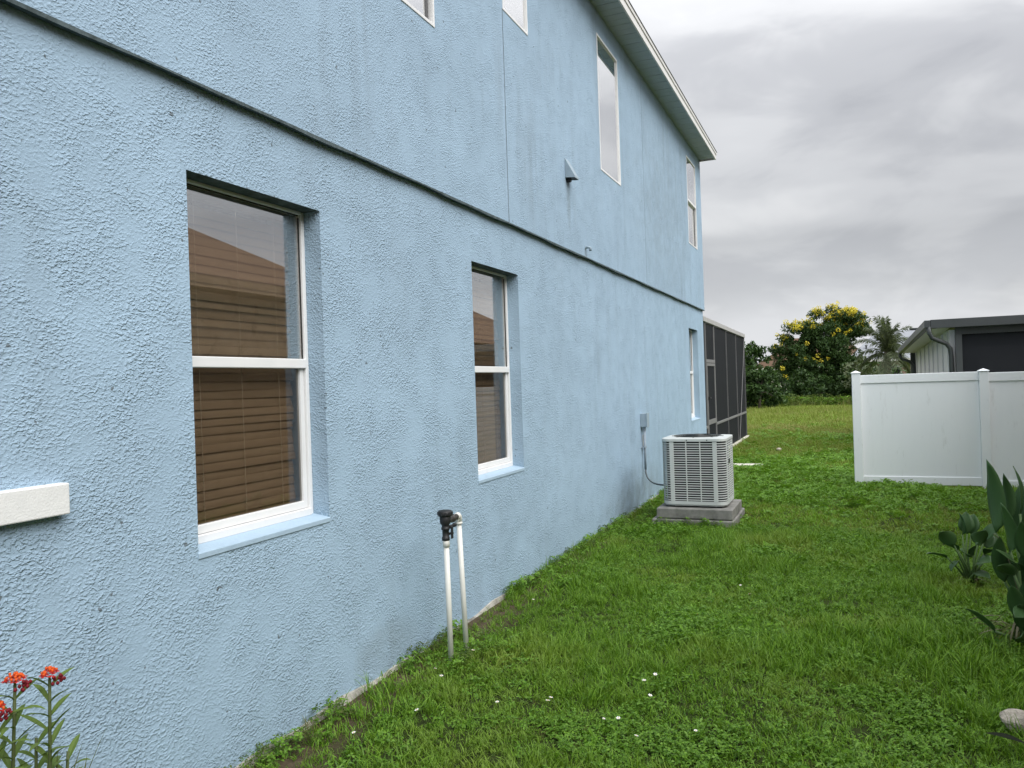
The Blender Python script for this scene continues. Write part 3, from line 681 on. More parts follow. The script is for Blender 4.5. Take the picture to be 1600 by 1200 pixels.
part('downspout', MB().tube([(1.52, 26.0, 2.33), (1.52, 26.0, 2.22), (1.56, 26.0, 2.13), (1.76, 25.98, 2.05), (1.86, 25.95, 1.92), (1.86, 25.95, 0)], .045, 10), M['gutter'], nb, True)
part('rear_post', MB().box(1.80, 1.93, 26.01, 26.15, 0, 2.3), M['gutter'], nb)
# neighbouring dwelling to the right of the camera, seen reflected in the near window
nh = thing('neighbour_house', 'brown hip roofed house mirrored in the nearest window glass', 'house', (7, 4, 0))
ex, ey, ez = 2.70, 12.50, 3.43; pt = .574
rx = 7.4; rz = ez+(rx-ex)*pt; ry = ey-(rx-ex)
part('walls', MB().box(3.05, 11.8, -9, 12.15, -.2, 3.40), M['beige'], nh)
part('roof', MB().add([(ex, -9.4, ez), (ex, ey, ez), (2*rx-ex, ey, ez), (2*rx-ex, -9.4, ez), (rx, -9.4+(rx-ex), rz), (rx, ry, rz)],
                      [(0, 1, 5, 4), (1, 2, 5), (2, 3, 4, 5), (3, 0, 4), (0, 3, 2, 1)]), M['roof_brown'], nh)
part('fascia', MB().box(ex-.02, ex-.001, -9.4, ey, ez-.16, ez+.02).box(ex, 2*rx-ex, ey+.001, ey+.02, ez-.16, ez+.02), M['beige'], nh)
for (a, b) in ((2.2, 3.4), (7.0, 8.0)):
    wn = part('window', MB().box(3.0, 3.048, a, b, 1.0, 1.06).box(3.0, 3.048, a, b, 2.34, 2.40).box(3.0, 3.048, a, a+.06, 1.06, 2.34).box(3.0, 3.048, b-.06, b, 1.06, 2.34), M['white_alu'], nh)
    part('pane', MB().box(3.02, 3.03, a+.06, b-.06, 1.06, 2.34), M['dark'], wn)
rear = part('rear_wing', MB().box(6.2, 12, 18, 32, -.2, 3.2), M['beige'], nh)
part('wing_roof', MB().add([(5.7, 17.6, 3.2), (5.7, 32, 3.2), (12.4, 32, 3.2), (12.4, 17.6, 3.2), (9, 21, 5.1), (9, 29, 5.1)], [(0, 4, 5, 1), (1, 5, 2), (2, 5, 4, 3), (3, 4, 0), (0, 1, 2, 3)]), M['roof_brown'], nh)

# ------------------------------------------------------------------ far houses
fb = thing('far_house', 'distant cream house with a brown gable roof left of the flowering tree', 'house', (-4, 84, 0))
part('walls', MB().box(-8.0, 3, 80, 90, -.3, 2.55), M['cream'], fb)
part('roof', MB().add([(-8.5, 79.6, 2.5), (3.4, 79.6, 2.5), (3.4, 90.4, 2.5), (-8.5, 90.4, 2.5), (-4.6, 84.5, 5.5), (-.6, 84.5, 5.5)], [(0, 1, 5, 4), (1, 2, 5), (2, 3, 4, 5), (3, 0, 4), (0, 3, 2, 1)]), M['roof_brown'], fb)
part('fascia', MB().box(-8.5, 3.4, 79.55, 79.6, 2.35, 2.52), M['fascia'], fb)
for x in (-7.2, -5.2): 
    wn = part('window', MB().box(x-.5, x+.5, 79.94, 79.999, .9, 2.1), M['white_alu'], fb); part('pane', MB().box(x-.42, x+.42, 79.92, 79.935, .98, 2.02), M['dark'], wn)
fg = thing('far_house', 'distant tan house with a pale grey roof behind the palm', 'house', (3.5, 66, 0))
part('walls', MB().box(.6, 8.6, 63, 71, -.3, 2.75), M['tanwall'], fg)
part('roof', MB().add([(.1, 62.5, 2.7), (9, 62.5, 2.7), (9, 71.5, 2.7), (.1, 71.5, 2.7), (2.3, 66.5, 4.95), (6.3, 66.5, 4.95)], [(0, 1, 5, 4), (1, 2, 5), (2, 3, 4, 5), (3, 0, 4), (0, 3, 2, 1)]), M['roof_grey'], fg)
part('fascia', MB().box(.1, 9, 62.45, 62.5, 2.55, 2.72), M['fascia'], fg)
for x, z in ((1.5, 3.55), (2.3, 4.15), (3.0, 4.5)): part('roof_vent', MB().lathe((x, 62.5+(z-2.7)*1.78, z-.05), [(.06, 0), (.06, .25), (.10, .26), (.10, .32)], 10), M['gutter'], fg)
part('ridge_vent', MB().box(2.6, 3.8, 66.3, 66.7, 4.93, 5.03).box(4.6, 5.8, 66.3, 66.7, 4.93, 5.03), M['gutter'], fg)
for x in (1.6, 3.3):
    wn = part('window', MB().box(x-.45, x+.45, 62.94, 62.999, .9, 2.2), M['white_alu'], fg); part('pane', MB().box(x-.38, x+.38, 62.92, 62.935, .98, 2.12), M['dark'], wn)

# ------------------------------------------------------------------ foliage
def leaf_cloud(centres, radii, per, size, squash=.75, aspect=.45, up=.35, seed=0):
    g = np.random.default_rng(seed); Vs = []; 
    for c, r in zip(centres, radii):
        n = max(6, int(per*r*r)); d = g.normal(size=(n, 3)); d /= np.linalg.norm(d, axis=1)[:, None]
        rad = r*(.45+.6*g.random(n)**.6)
        p = np.array(c)+d*rad[:, None]*np.array([1, 1, squash])
        ax = d*.8+g.normal(size=(n, 3))*.7+np.array([0, 0, -.25]); ax /= np.linalg.norm(ax, axis=1)[:, None]
        nn = d*.5+g.normal(size=(n, 3))*.6+np.array([0, 0, up]); sd_ = np.cross(ax, nn); sd_ /= np.linalg.norm(sd_, axis=1)[:, None]+1e-9
        s = size*(.6+.8*g.random(n))[:, None]
        q = np.stack([p-ax*s*.5, p+sd_*s*aspect*.5, p+ax*s*.5, p-sd_*s*aspect*.5], 1); Vs.append(q.reshape(-1, 3))
    V = np.concatenate(Vs); F = np.arange(len(V)).reshape(-1, 4); return V, F
def foliage_part(name, V, F, m, parent):
    b = np.array(base_of(parent)); return link(name, npmesh(name, V-b, F, m), parent)
def limb_tree(trunk, tips, r0):
    mb = MB(); p = [Vector(q) for q in trunk]; mb.tube(p, [r0*(1-.45*i/(len(p)-1)) for i in range(len(p))], 10)
    for i, t_ in enumerate(tips):
        s = p[-1-(i % 2)]; t_ = Vector(t_); mid = (s+t_)/2+Vector((random.uniform(-.2, .2), random.uniform(-.2, .2), .15)); mb.tube([s, mid, t_], [r0*.45, r0*.28, r0*.08], 6)
    return mb
# flowering tree
ct = thing('flowering_tree', 'broad dark green tree covered with yellow blossom at the back of the lot', 'tree', (-1.5, 53, 0))
g = np.random.default_rng(4)
lobes = [(-1.2, 53, 4.7, 1.25), (.1, 53.2, 4.75, 1.05), (.65, 53, 4.75, .62), (-2.6, 53, 4.2, 1.1), (-3.5, 53.1, 3.5, .8), (-3.3, 52.8, 2.6, .75), (-1.8, 52.2, 3.2, 1.2), (-.4, 52.5, 3.2, 1.1), (.3, 53.2, 2.6, .75), (-1.0, 53.8, 3.6, 1.6), (-2.4, 52.5, 2.2, .8), (-.2, 52.6, 1.9, .7), (-.6, 53.2, 5.4, .55), (.9, 53, 4.4, .4)]
cc, cr_ = [], []
for (x, y, z, r) in lobes:
    for _ in range(int(15*r*r)+5):
        d = g.normal(size=3); d /= np.linalg.norm(d); cc.append((x+d[0]*r*.85, y+d[1]*r*.85, z+d[2]*r*.75)); cr_.append(.34+.24*g.random())
part('trunk', limb_tree([(-1.45, 53, -.2), (-1.5, 53, .8), (-1.4, 53, 1.7), (-1.3, 53, 2.5)], [(x, y, z) for x, y, z, r in lobes], .16), M['bark'], ct, True)
V, F = leaf_cloud(cc, cr_, 760, .17, .7, .42, .5, 1); foliage_part('crown', V, F, M['cassia'], ct)
fc, fr_ = [], []
for c in cc:
    topz = 5.55-.22*abs(c[0]+.6)-.10*(c[0]+.6)**2*.5
    for _ in range(3):
        if c[2] > topz-.95+.5*g.random() and g.random() < .95: fc.append((c[0]+g.normal()*.2, c[1]-.2+g.normal()*.15, c[2]+.2+g.normal()*.12)); fr_.append(.10+.11*g.random())
for (x, z) in ((-2.2, 2.75), (-1.75, 2.75), (-1.55, 2.55), (-1.35, 2.6), (-1.5, 2.9), (-.95, 2.7), (-2.75, 3.05), (-3.6, 2.2), (-3.45, 1.75), (-3.3, 1.6), (-.3, 4.4), (.1, 4.2), (.35, 4.35), (-.6, 4.2), (-2.1, 3.7)):
    fc.append((x, 51.45, z)); fr_.append(.10+.06*g.random())
V, F = leaf_cloud(fc, fr_, 1300, .085, 1.0, .7, .6, 2); foliage_part('blossom', V, F, M['flower_y'], ct)
def bush(name, label, cat, base, lobes, size, per, m, seed, group=None, trunk=True):
    t = thing(name, label, cat, base, group); g = np.random.default_rng(seed); cc, rr = [], []
    for (x, y, z, r) in lobes:
        for _ in range(int(14*r*r)+5):
            d = g.normal(size=3); d /= np.linalg.norm(d); cc.append((x+d[0]*r*.85, y+d[1]*r*.85, max(.15, z+d[2]*r*.85))); rr.append((.24+.2*g.random())*min(1.3, max(.6, r)))
    V, F = leaf_cloud(cc, rr, per, size, .8, .5, .4, seed); foliage_part('crown', V, F, m, t)
    if trunk: part('trunk', limb_tree([(base[0], base[1], -.2), (base[0], base[1], lobes[0][2]*.35), (base[0]+.1, base[1], lobes[0][2]*.6)], [l[:3] for l in lobes], .10), M['bark'], t, True)
    return t
bush('broadleaf_tree', 'dark leafy tree just behind the screen enclosure', 'tree', (-5.3, 45, 0), [(-5.2, 45, 3.0, .95), (-4.5, 45, 2.8, .65), (-5.6, 45, 2.0, 1.0), (-4.6, 45, 3.25, .45), (-4.7, 45, 2.0, .8), (-5.3, 44.8, 1.0, 1.0), (-4.5, 45, .9, .8)], .20, 760, M['shrub'], 21)
bush('dark_shrub', 'big drooping green shrub left of the flowering tree', 'shrub', (-4.3, 44, 0), [(-4.4, 44, 1.5, .85), (-3.9, 44, .9, .8), (-4.9, 44, .8, .8), (-4.0, 44, 1.9, .4), (-3.4, 44.5, .5, .6)], .19, 800, M['shrub'], 22)
bush('dark_shrub', 'low dark thicket at the foot of the flowering tree', 'shrub', (-1.9, 51, 0), [(-2.6, 51.2, .8, .9), (-1.6, 51, 1.0, .9), (-.7, 51.3, .9, .95), (.2, 51.5, .8, .9), (-3.4, 51.6, .7, .8), (-1.2, 51.4, 1.7, .7), (-2.4, 51.5, 1.6, .7), (-.2, 51.6, 1.7, .7), (.9, 51.6, .8, .8)], .18, 760, M['shrub'], 23, trunk=False)
bush('grey_green_shrub', 'loose grey green shrub between the flowering tree and the palm', 'shrub', (.9, 50, 0), [(.5, 50, 1.6, .8), (1.3, 50, 1.4, .8), (.9, 50, 2.2, .55), (2.0, 50, 1.4, .7)], .2, 360, M['palm'], 24)
bush('dark_shrub', 'dark hedge mass behind the flowering tree', 'shrub', (-1, 58, 0), [(-4.6, 58, 1.0, 1.2), (-3.2, 58, 1.0, 1.2), (-1.5, 58, 1.1, 1.3), (0, 58, 1.2, 1.3), (1.5, 58, 1.2, 1.2), (3, 58, 1.1, 1.1)], .24, 340, M['shrub'], 25, trunk=False)
# palm
pm = thing('palm_tree', 'feathery grey green palm rising behind the white fence', 'palm', (1.72, 38, 0))
part('trunk', MB().tube([(1.68, 38, -.2), (1.70, 38, 1.4), (1.72, 38, 2.7)], [.17, .15, .12], 12), M['bark'], pm, True)
cr0 = Vector((1.72, 38, 2.55))
for i in range(30):
    a = 2*PI*i*.381966+.3; up = -.25+2.6*((i % 7)/6); ln = 1.35+.5*random.random()
    dh = Vector((math.cos(a), math.sin(a)*.8, 0)); n = 26; pts = []; p = cr0.copy(); v = (dh*(1.15-up*.55)+Vector((0, 0, up+.2))).normalized()
    for k in range(n): pts.append(p.copy()); p = p+v*(ln/n); v = (v+Vector((0, 0, -.075))+dh*.008).normalized()
    fr = part('frond', MB().tube(pts, [.018*(1-.8*k/n) for k in range(n)], 5), M['palm'], pm)
    Vq = []
    for k in range(3, n):
        tng = (pts[k]-pts[k-1]).normalized(); sd_ = tng.cross(Vector((0, 0, 1))).normalized()
        for s in (-1, 1):
            for q in range(3):
                l = (.42-.25*abs(k/n-.45))*random.uniform(.75, 1.1); d = (sd_*s*random.uniform(.5, 1)+tng*.6+Vector((0, 0, random.uniform(-.95, .25)))).normalized(); b0 = pts[k-1].lerp(pts[k], q/3)
                e = b0+d*l+Vector((0, 0, -.10*l)); md = b0+d*l*.5; wv = tng*.014
                Vq += [b0-wv, md+wv*1.2, e, md-wv*1.2]
    V = np.array(Vq); foliage_part('leaflets', V, np.arange(len(V)).reshape(-1, 4), M['palm'], fr)

# ------------------------------------------------------------------ broad leaved clumps by the right edge
def big_leaf(parent, base, tip0, tip1, width, m=('strel', 'strel_st'), fold=.35, petr=.008, n=9, twist=0.0, droop=0.0):
    """stalk from base to tip0, blade from tip0 to tip1"""
    b, p, q = Vector(base), Vector(tip0), Vector(tip1); mb = MB(); mb.cur = 1
    mid = (b+p)/2+Vector((0, 0, .05))*(p-b).length
    mb.tube([b, mid, p], [petr*1.25, petr, petr*.8], 7); mb.cur = 0
    ax = (q-p); out = Vector((p.x-b.x, p.y-b.y, 0)); out = out.normalized() if out.length > .01 else Vector((-.5, -.8, 0)).normalized()
    side = ax.cross(Vector((0, 0, 1))); side = side.normalized() if side.length > .05*ax.length else Vector((1, .3, 0)).normalized()
    side = (Matrix.Rotation(twist, 3, ax.normalized()) @ side); nrm = side.cross(ax).normalized(); vs = []
    for i in range(n+1):
        u = i/n; wv = width*(math.sin(PI*min(1, u**.78))**.8)*.5 if 0 < u < 1 else .0005
        c = p+ax*u+nrm*(.06*ax.length*math.sin(PI*u))+Vector((0, 0, -droop*u*u*ax.length))
        e = nrm*fold*wv; wob = nrm*(.04*width*math.sin(u*9+twist*3))
        for d, s_ in ((-1, 1), (-.5, .55), (0, 0), (.5, .55), (1, 1)): vs.append(c+side*d*wv+e*s_+(wob if abs(d) == 1 else Vector()))
    mb.add(vs, [(5*i+j, 5*i+j+1, 5*i+6+j, 5*i+5+j) for i in range(n) for j in range(4)])
    o = part('leaf', mb, [M[m[0]], M[m[1]]], parent, True)
    so = o.modifiers.new('solid', 'SOLIDIFY'); so.thickness = .0015
    return o
sp_ = thing('broadleaf_plant', 'small clump of dark paddle shaped leaves standing alone in the lawn', 'plant', (.88, 7.3, 0))
B = (.88, 7.3, -.01)
for (tx, tz, ex_, ez_, wd, tw, dy) in ((.72, .22, .56, .26, .075, .2, -.08), (.77, .33, .66, .45, .09, .9, -.10), (.80, .28, .69, .34, .085, .3, -.05), (.84, .40, .82, .58, .085, .1, .0), (.88, .40, .88, .58, .085, -.2, .05), (.91, .40, .94, .56, .09, .2, .06),
                                       (.94, .33, 1.0, .46, .10, -.7, -.04), (1.0, .35, 1.12, .50, .08, .4, .05), (.98, .26, 1.08, .30, .11, -.3, -.06), (.93, .20, 1.02, .23, .10, .5, -.10), (.90, .26, .92, .38, .09, .8, -.12), (.80, .20, .74, .12, .07, .3, -.06), (1.0, .20, 1.14, .18, .085, .1, .02), (.86, .25, .80, .31, .075, -.5, -.12), (.90, .12, 1.0, .10, .08, .2, -.12), (1.02, .28, 1.06, .40, .09, .4, .1)):
    big_leaf(sp_, (B[0]+random.uniform(-.04, .04), B[1]+random.uniform(-.04, .04), B[2]), (tx, B[1]+dy, tz), (ex_, B[1]+dy*1.7, ez_), wd*1.4, twist=tw, fold=.3)
for i in range(16):
    a = random.uniform(0, 2*PI); r = random.uniform(.06, .16)
    big_leaf(sp_, B, (B[0]+.4*r*math.cos(a), B[1]+.4*r*math.sin(a), .05), (B[0]+r*math.cos(a), B[1]+r*math.sin(a), .005), .02, m=('drygrey', 'drygrey'), petr=.003, n=4)
bp = thing('broadleaf_plant', 'tall clump of long pointed dark leaves cut off by the right edge', 'plant', (1.0, 5.72, 0))
B = (1.0, 5.72, -.01)
for (tx, tz, ex_, ez_, wd, tw, dy) in ((.835, .72, .795, 1.185, .13, .15, -.05), (.925, .80, .895, 1.09, .075, .9, .0), (.985, .83, .962, 1.13, .085, .5, .05), (.90, .62, .845, .93, .13, -.35, -.12), (.86, .44, .825, .74, .10, .7, -.16),
                                       (.93, .52, .80, .66, .10, -.5, -.18), (.97, .50, .88, .56, .10, .2, -.1), (.80, .13, .625, .285, .075, .3, -.15), (.92, .22, .87, .46, .10, .1, -.2), (.99, .34, .96, .66, .14, -.2, -.12), (1.03, .40, 1.02, .76, .14, .4, -.1), (1.06, .62, 1.10, 1.0, .13, .2, .05),
                                       (.96, .16, .90, .36, .10, .6, -.22), (1.05, .25, 1.12, .5, .14, .3, -.15), (1.1, .45, 1.25, .75, .13, .2, 0), (.96, .28, .98, .52, .12, -.6, -.2), (1.02, .2, 1.0, .42, .12, .5, -.24), (1.0, .7, 1.02, 1.02, .11, -.3, .1), (.90, .50, .80, .58, .09, .6, -.22), (.95, .30, .86, .30, .10, -.4, -.28), (.98, .58, .93, .84, .11, .3, -.2), (.94, .14, .88, .20, .09, .9, -.3), (1.04, .5, 1.0, .9, .12, .8, -.05), (.93, .36, .90, .62, .07, 1.1, -.05)):
    big_leaf(bp, (B[0]+random.uniform(-.07, .07), B[1]+random.uniform(-.07, .07), B[2]), (tx, B[1]+dy, tz), (ex_, B[1]+dy*1.5, ez_), wd, twist=tw, fold=.28, petr=.010)
for i in range(34):
    a = random.uniform(0, 2*PI); r = random.uniform(.12, .30)
    big_leaf(bp, (B[0]+random.uniform(-.1, .1), B[1]+random.uniform(-.1, .05), 0), (B[0]+.45*r*math.cos(a)-.03, B[1]+.45*r*math.sin(a), random.uniform(.08, .22)), (B[0]+r*math.cos(a)-.05, B[1]+r*math.sin(a), random.uniform(.01, .16)), .014, m=('grass_dry', 'grass_dry') if i % 3 else ('drygrey', 'drygrey'), petr=.002, n=4)
big_leaf(bp, (.95, 5.6, .3), (.86, 5.55, .66), (.80, 5.52, .745), .018, m=('drygrey', 'drygrey'), petr=.004, n=4)

# ------------------------------------------------------------------ milkweed in the lower left corner
mk = thing('milkweed_plant', 'narrow leaved milkweed with red orange flowers at the lower left corner', 'plant', (-2.30, 1.55, 0))
def lance(mb, b, d, ln, wd, sag, n=6):
    b = Vector(b); d = Vector(d).normalized(); side = d.cross(Vector((0, 0, 1))).normalized(); up = side.cross(d); vs = []
    for i in range(n+1):
        u = i/n; wv = wd*.5*(math.sin(PI*(u*.92+.06))**.9) if i < n else .0003
        c = b+d*ln*u+Vector((0, 0, -sag*u*u*ln)); vs += [c-side*wv+up*wv*.35, c, c+side*wv+up*wv*.35]
    mb.add(vs, [(3*i+j, 3*i+j+1, 3*i+4+j, 3*i+3+j) for i in range(n) for j in range(2)])
def milk_stem(x, y, top, lean, seed, flower, first=.2):
    rr = random.Random(seed); p = [Vector((x+lean[0]*u, y+lean[1]*u, top*u)) for u in (0, .3, .6, .85, 1)]
    st = part('stem', MB().tube(p, [.0065, .006, .0055, .005, .0045], 8), M['milkstem'], mk, True)
    z = first; k = 0
    while z < top-.02:
        u = z/top; c = Vector((x+lean[0]*u, y+lean[1]*u, z)); a = (k % 2)*PI/2+rr.uniform(-.35, .35)+.35
        for s in (0, PI):
            f = MB(); el = rr.uniform(.55, .95); d = Vector((math.cos(a+s)*math.cos(el), math.sin(a+s)*math.cos(el), math.sin(el)))
            lance(f, c, d, rr.uniform(.14, .19)*(1.05-.35*u*u), rr.uniform(.018, .024), rr.uniform(.15, .55)); part('leaf', f, M['milk'], st)
        z += rr.uniform(.038, .05); k += 1
    if flower:
        tp = p[-1]; hd = part('flower_head', MB().tube([tp-Vector((0, 0, .012)), tp+Vector((0, 0, .012))], [.005, .003], 6), M['milkstem'], st)
        fo, fr, bu = MB(), MB(), MB()
        def floret(mb, c, r, nn):
            for j in range(5):
                a = 2*PI*j/5+rr.random(); d = Vector((math.cos(a), math.sin(a), -.25)); s_ = Vector((-d.y, d.x, 0))*r*.35; mb.add([c, c+d*r*.6+s_, c+d*r, c+d*r*.6-s_], [(0, 1, 2, 3)])
        for j in range(26):
            a = rr.uniform(0, 2*PI); q = rr.random()**.6*.026; c = tp+Vector((q*math.cos(a), q*math.sin(a), .016+.014*(1-(q/.026)**2)+rr.uniform(-.003, .003)))
            floret(fr, c, .011, 5)
            if q < .024: fo.lathe(c, [(.002, 0), (.0042, .003), (.0035, .008), (.001, .009)], 6)
        for j in range(11):
            a = rr.uniform(-.6, 1.6) if flower == 1 else rr.uniform(-.8, .9); q = rr.uniform(.02, .042); c = tp+Vector((q*math.cos(a), q*math.sin(a)+.004, rr.uniform(-.012, .014)))
            bu.lathe(c, [(.001, -.006), (.0052, -.002), (.0052, .003), (.001, .007)], 7)
        for q, m in ((fo, 'floret_o'), (fr, 'floret_r'), (bu, 'bud_r')):
            o = link('flower_head', q.mesh('flower_head', M[m], base_of(mk), True), st)
milk_stem(-2.30, 1.628, .885, (.006, .022), 1, 1)
milk_stem(-2.31, 1.50, .905, (.01, .045), 2, 2)
milk_stem(-2.30, 1.46, .84, (.0, .03), 3, 2)
milk_stem(-2.36, 1.62, .70, (.01, .02), 4, 0)
milk_stem(-2.24, 1.57, .60, (.02, .06), 5, 0)
milk_stem(-2.33, 1.68, .62, (.0, .05), 6, 0)
for i in range(7):
    f = MB(); lance(f, (-2.3+random.uniform(-.05, .05), 1.62+random.uniform(-.04, .08), .35), (random.uniform(-.1, .25), random.uniform(.1, .5), 1.2), random.uniform(.3, .42), .008, .15); part('grass_blade', f, M['grass_dry'], mk)

# ------------------------------------------------------------------ stones, fallen leaf
def stone(name, label, c, r, seed):
    g = np.random.default_rng(seed); import bmesh
    bm = bmesh.new(); bmesh.ops.create_icosphere(bm, subdivisions=3, radius=1)
    K = g.normal(size=(7, 3)); K /= np.linalg.norm(K, axis=1)[:, None]; D = .62+.3*g.random(7)
    for v in bm.verts:
        p = np.array(v.co); s = min([1.0]+[d/max(1e-6, float(p@k)) for k, d in zip(K, D) if p@k > d]); p = p*s*(1+.03*g.normal()); v.co = (p[0]*r[0], p[1]*r[1], p[2]*r[2])
    me = bpy.data.meshes.new(name); bm.to_mesh(me); bm.free(); me.materials.append(M['rock'])
    o = link(name, me, None, c); return tag(o, label, 'stone')
stone('stone', 'pale rough stone lying in the grass near the right edge', (.715, 4.43, .030), (.080, .065, .060), 5)
stone('stone', 'second pale stone at the right edge, mostly out of frame', (.875, 4.52, .022), (.075, .06, .045), 9)
fl = thing('fallen_leaf', 'dark curled fallen leaf lying below the pale stone', 'leaf', (.62, 4.25, .05))
f = MB(); lance(f, (.55, 4.17, .062), (1, -.22, .02), .16, .05, .10, 8); part('blade', f, M['deadleaf'], fl, True)
for x, y in ((-1.47, 19.1),):
    stone('stone', 'tiny white stone far out on the lawn beyond the concrete strip', (x, y, .03), (.07, .05, .05), 3)
# tiny white wild flowers
pet = MB(); 
for j in range(6):
    a = 2*PI*j/6; d = Vector((math.cos(a), math.sin(a), .15)); s_ = Vector((-math.sin(a), math.cos(a), 0))*.006; pet.add([(0, 0, .07), d*.010+s_+Vector((0, 0, .07)), d*.019+Vector((0, 0, .07)), d*.010-s_+Vector((0, 0, .07))], [(0, 1, 2, 3)])
pme = pet.mesh('petals', M['petal_w']); sme = MB().tube([(0, 0, 0), (.004, 0, .04), (0, 0, .07)], .0012, 5).mesh('stem', M['milkstem']); cme = MB().lathe((0, 0, .069), [(.005, 0), (.005, .003), (.002, .005)], 8).mesh('centre', M['petal_c'])
for (x, y) in [(-1.13, 8.05), (-0.85, 6.7), (-0.74, 6.4), (-1.06, 5.64), (-1.03, 5.62), (-0.87, 5.25), (-1.06, 4.43), (-1.09, 4.3), (-1.04, 4.17), (-1.19, 3.79), (-1.1, 3.81), (-0.99, 3.66), (-0.72, 3.8), (-1.52, 3.89), (-1.515, 3.905), (-2.12, 3.59), (-1.74, 3.75), (-2.35, 4.15), (-2.26, 4.07), (-2.25, 4.47), (-2.29, 3.25), (-2.33, 5.71)]:
    t = thing('wildflower', 'tiny white wildflower dotted in the near lawn', 'flower', (x, y, float(gz(x, y))), 'tiny white wildflowers in the lawn')
    s_ = random.uniform(.5, .85); t.scale = (s_, s_, random.uniform(.75, 1.05)); t.rotation_euler = (random.uniform(-.3, .3), random.uniform(-.3, .3), random.uniform(0, 6))
    link('petals', pme, t); link('stem', sme, t); link('centre', cme, t)

# ------------------------------------------------------------------ grass (instanced tufts, one object per kind of cover)
def blades(n, hmin, hmax, wd, spread, lean, seed, segs=3):
    g = random.Random(seed); vs, fs = [], []
    for i in range(n):
        a = g.uniform(0, 2*PI); r = spread*math.sqrt(g.random()); b = Vector((r*math.cos(a), r*math.sin(a), -.01)); h = g.uniform(hmin, hmax)
        a2 = g.uniform(0, 2*PI); ln = Vector((math.cos(a2), math.sin(a2), 0))*g.uniform(.2, 1)*lean; sd_ = Vector((-math.sin(a2), math.cos(a2), 0))*wd*.5*g.uniform(.7, 1.2); o = len(vs)
        for k in range(segs+1):
            u = k/segs; c = b+Vector((0, 0, h*(u-.25*lean*u*u)))+ln*h*u*u
            if k == segs: vs.append(c)
            else: vs += [c-sd_*(1-.6*u), c+sd_*(1-.6*u)]
        for k in range(segs-1): fs.append((o+2*k, o+2*k+1, o+2*k+3, o+2*k+2))
        fs.append((o+2*segs-2, o+2*segs-1, o+2*segs))
    return vs, fs
def tuft(name, m, *a, **k):
    vs, fs = blades(*a, **k); return bpy.data.objects.new(name, MB().add(vs, fs).mesh(name, m))
def leafy(name, m, n, spread, hmin, hmax, size, seed, trif=True):
    g = random.Random(seed); mb = MB()
    for i in range(n):
        a = g.uniform(0, 2*PI); r = spread*math.sqrt(g.random()); h = g.uniform(hmin, hmax); c = Vector((r*math.cos(a), r*math.sin(a), h)); rot = g.uniform(0, 2*PI)
        tl = Vector((g.uniform(-.45, .45), g.uniform(-.45, .45), 1)).normalized(); u = tl.orthogonal().normalized(); v = tl.cross(u); sz = size*g.uniform(.7, 1.25)
        for j in range(3 if trif else 2):
            b = rot+2*PI*j/(3 if trif else 2)+(0 if trif else g.uniform(-.3, .3)); d = u*math.cos(b)+v*math.sin(b); s_ = (tl.cross(d))*sz*(.42 if trif else .24); e = tl*sz*.12
            mb.add([c, c+d*sz*.55+s_+e, c+d*sz-tl*sz*.10, c+d*sz*.55-s_+e], [(0, 1, 2, 3)])
        if g.random() < .5: mb.add([c, c+Vector((.001, 0, 0)), Vector((c.x*.6, c.y*.6, 0))], [(0, 1, 2)])
    return bpy.data.objects.new(name, mb.mesh(name, m))
def scatter(name, label, pts, protos, scl, idx, tilt=.25, mt=None):
    cl_ = bpy.data.collections.new(name+'_kinds')
    for i, o in enumerate(protos): o.name = '%s_kind_%02d' % (name, i); cl_.objects.link(o)
    n = len(pts); me = bpy.data.meshes.new(name); me.vertices.add(n); me.vertices.foreach_set('co', pts.astype(np.float32).ravel())
    at = me.attributes.new('rot', 'FLOAT_VECTOR', 'POINT'); rv = np.stack([rng.normal(0, tilt, n), rng.normal(0, tilt, n), rng.uniform(0, 2*PI, n)], -1); at.data.foreach_set('vector', rv.astype(np.float32).ravel())
    at = me.attributes.new('scl', 'FLOAT', 'POINT'); at.data.foreach_set('value', scl.astype(np.float32))
    at = me.attributes.new('kind_index', 'INT', 'POINT'); at.data.foreach_set('value', idx.astype(np.int32))
    o = link(name, me); tag(o, label, 'grass', kind='stuff')
    ng = bpy.data.node_groups.new(name, 'GeometryNodeTree'); ng.interface.new_socket('Geometry', in_out='INPUT', socket_type='NodeSocketGeometry'); ng.interface.new_socket('Geometry', in_out='OUTPUT', socket_type='NodeSocketGeometry')
    a = ng.nodes.new('NodeGroupInput'); z = ng.nodes.new('NodeGroupOutput'); ip = ng.nodes.new('GeometryNodeInstanceOnPoints'); ci = ng.nodes.new('GeometryNodeCollectionInfo')
    ci.inputs[0].default_value = cl_; ci.inputs[1].default_value = True; ci.inputs[2].default_value = True
    def na(nm, ty): q = ng.nodes.new('GeometryNodeInputNamedAttribute'); q.data_type = ty; q.inputs[0].default_value = nm; return q.outputs[0]
    lk = ng.links.new; lk(a.outputs[0], ip.inputs['Points']); lk(ci.outputs[0], ip.inputs['Instance']); ip.inputs['Pick Instance'].default_value = True
    lk(na('kind_index', 'INT'), ip.inputs['Instance Index']); e2r = ng.nodes.new('FunctionNodeEulerToRotation'); lk(na('rot', 'FLOAT_VECTOR'), e2r.inputs[0]); lk(e2r.outputs[0], ip.inputs['Rotation']); lk(na('scl', 'FLOAT'), ip.inputs['Scale'])
    lk(ip.outputs[0], z.inputs[0]); md = o.modifiers.new('scatter', 'NODES'); md.node_group = ng
    return o
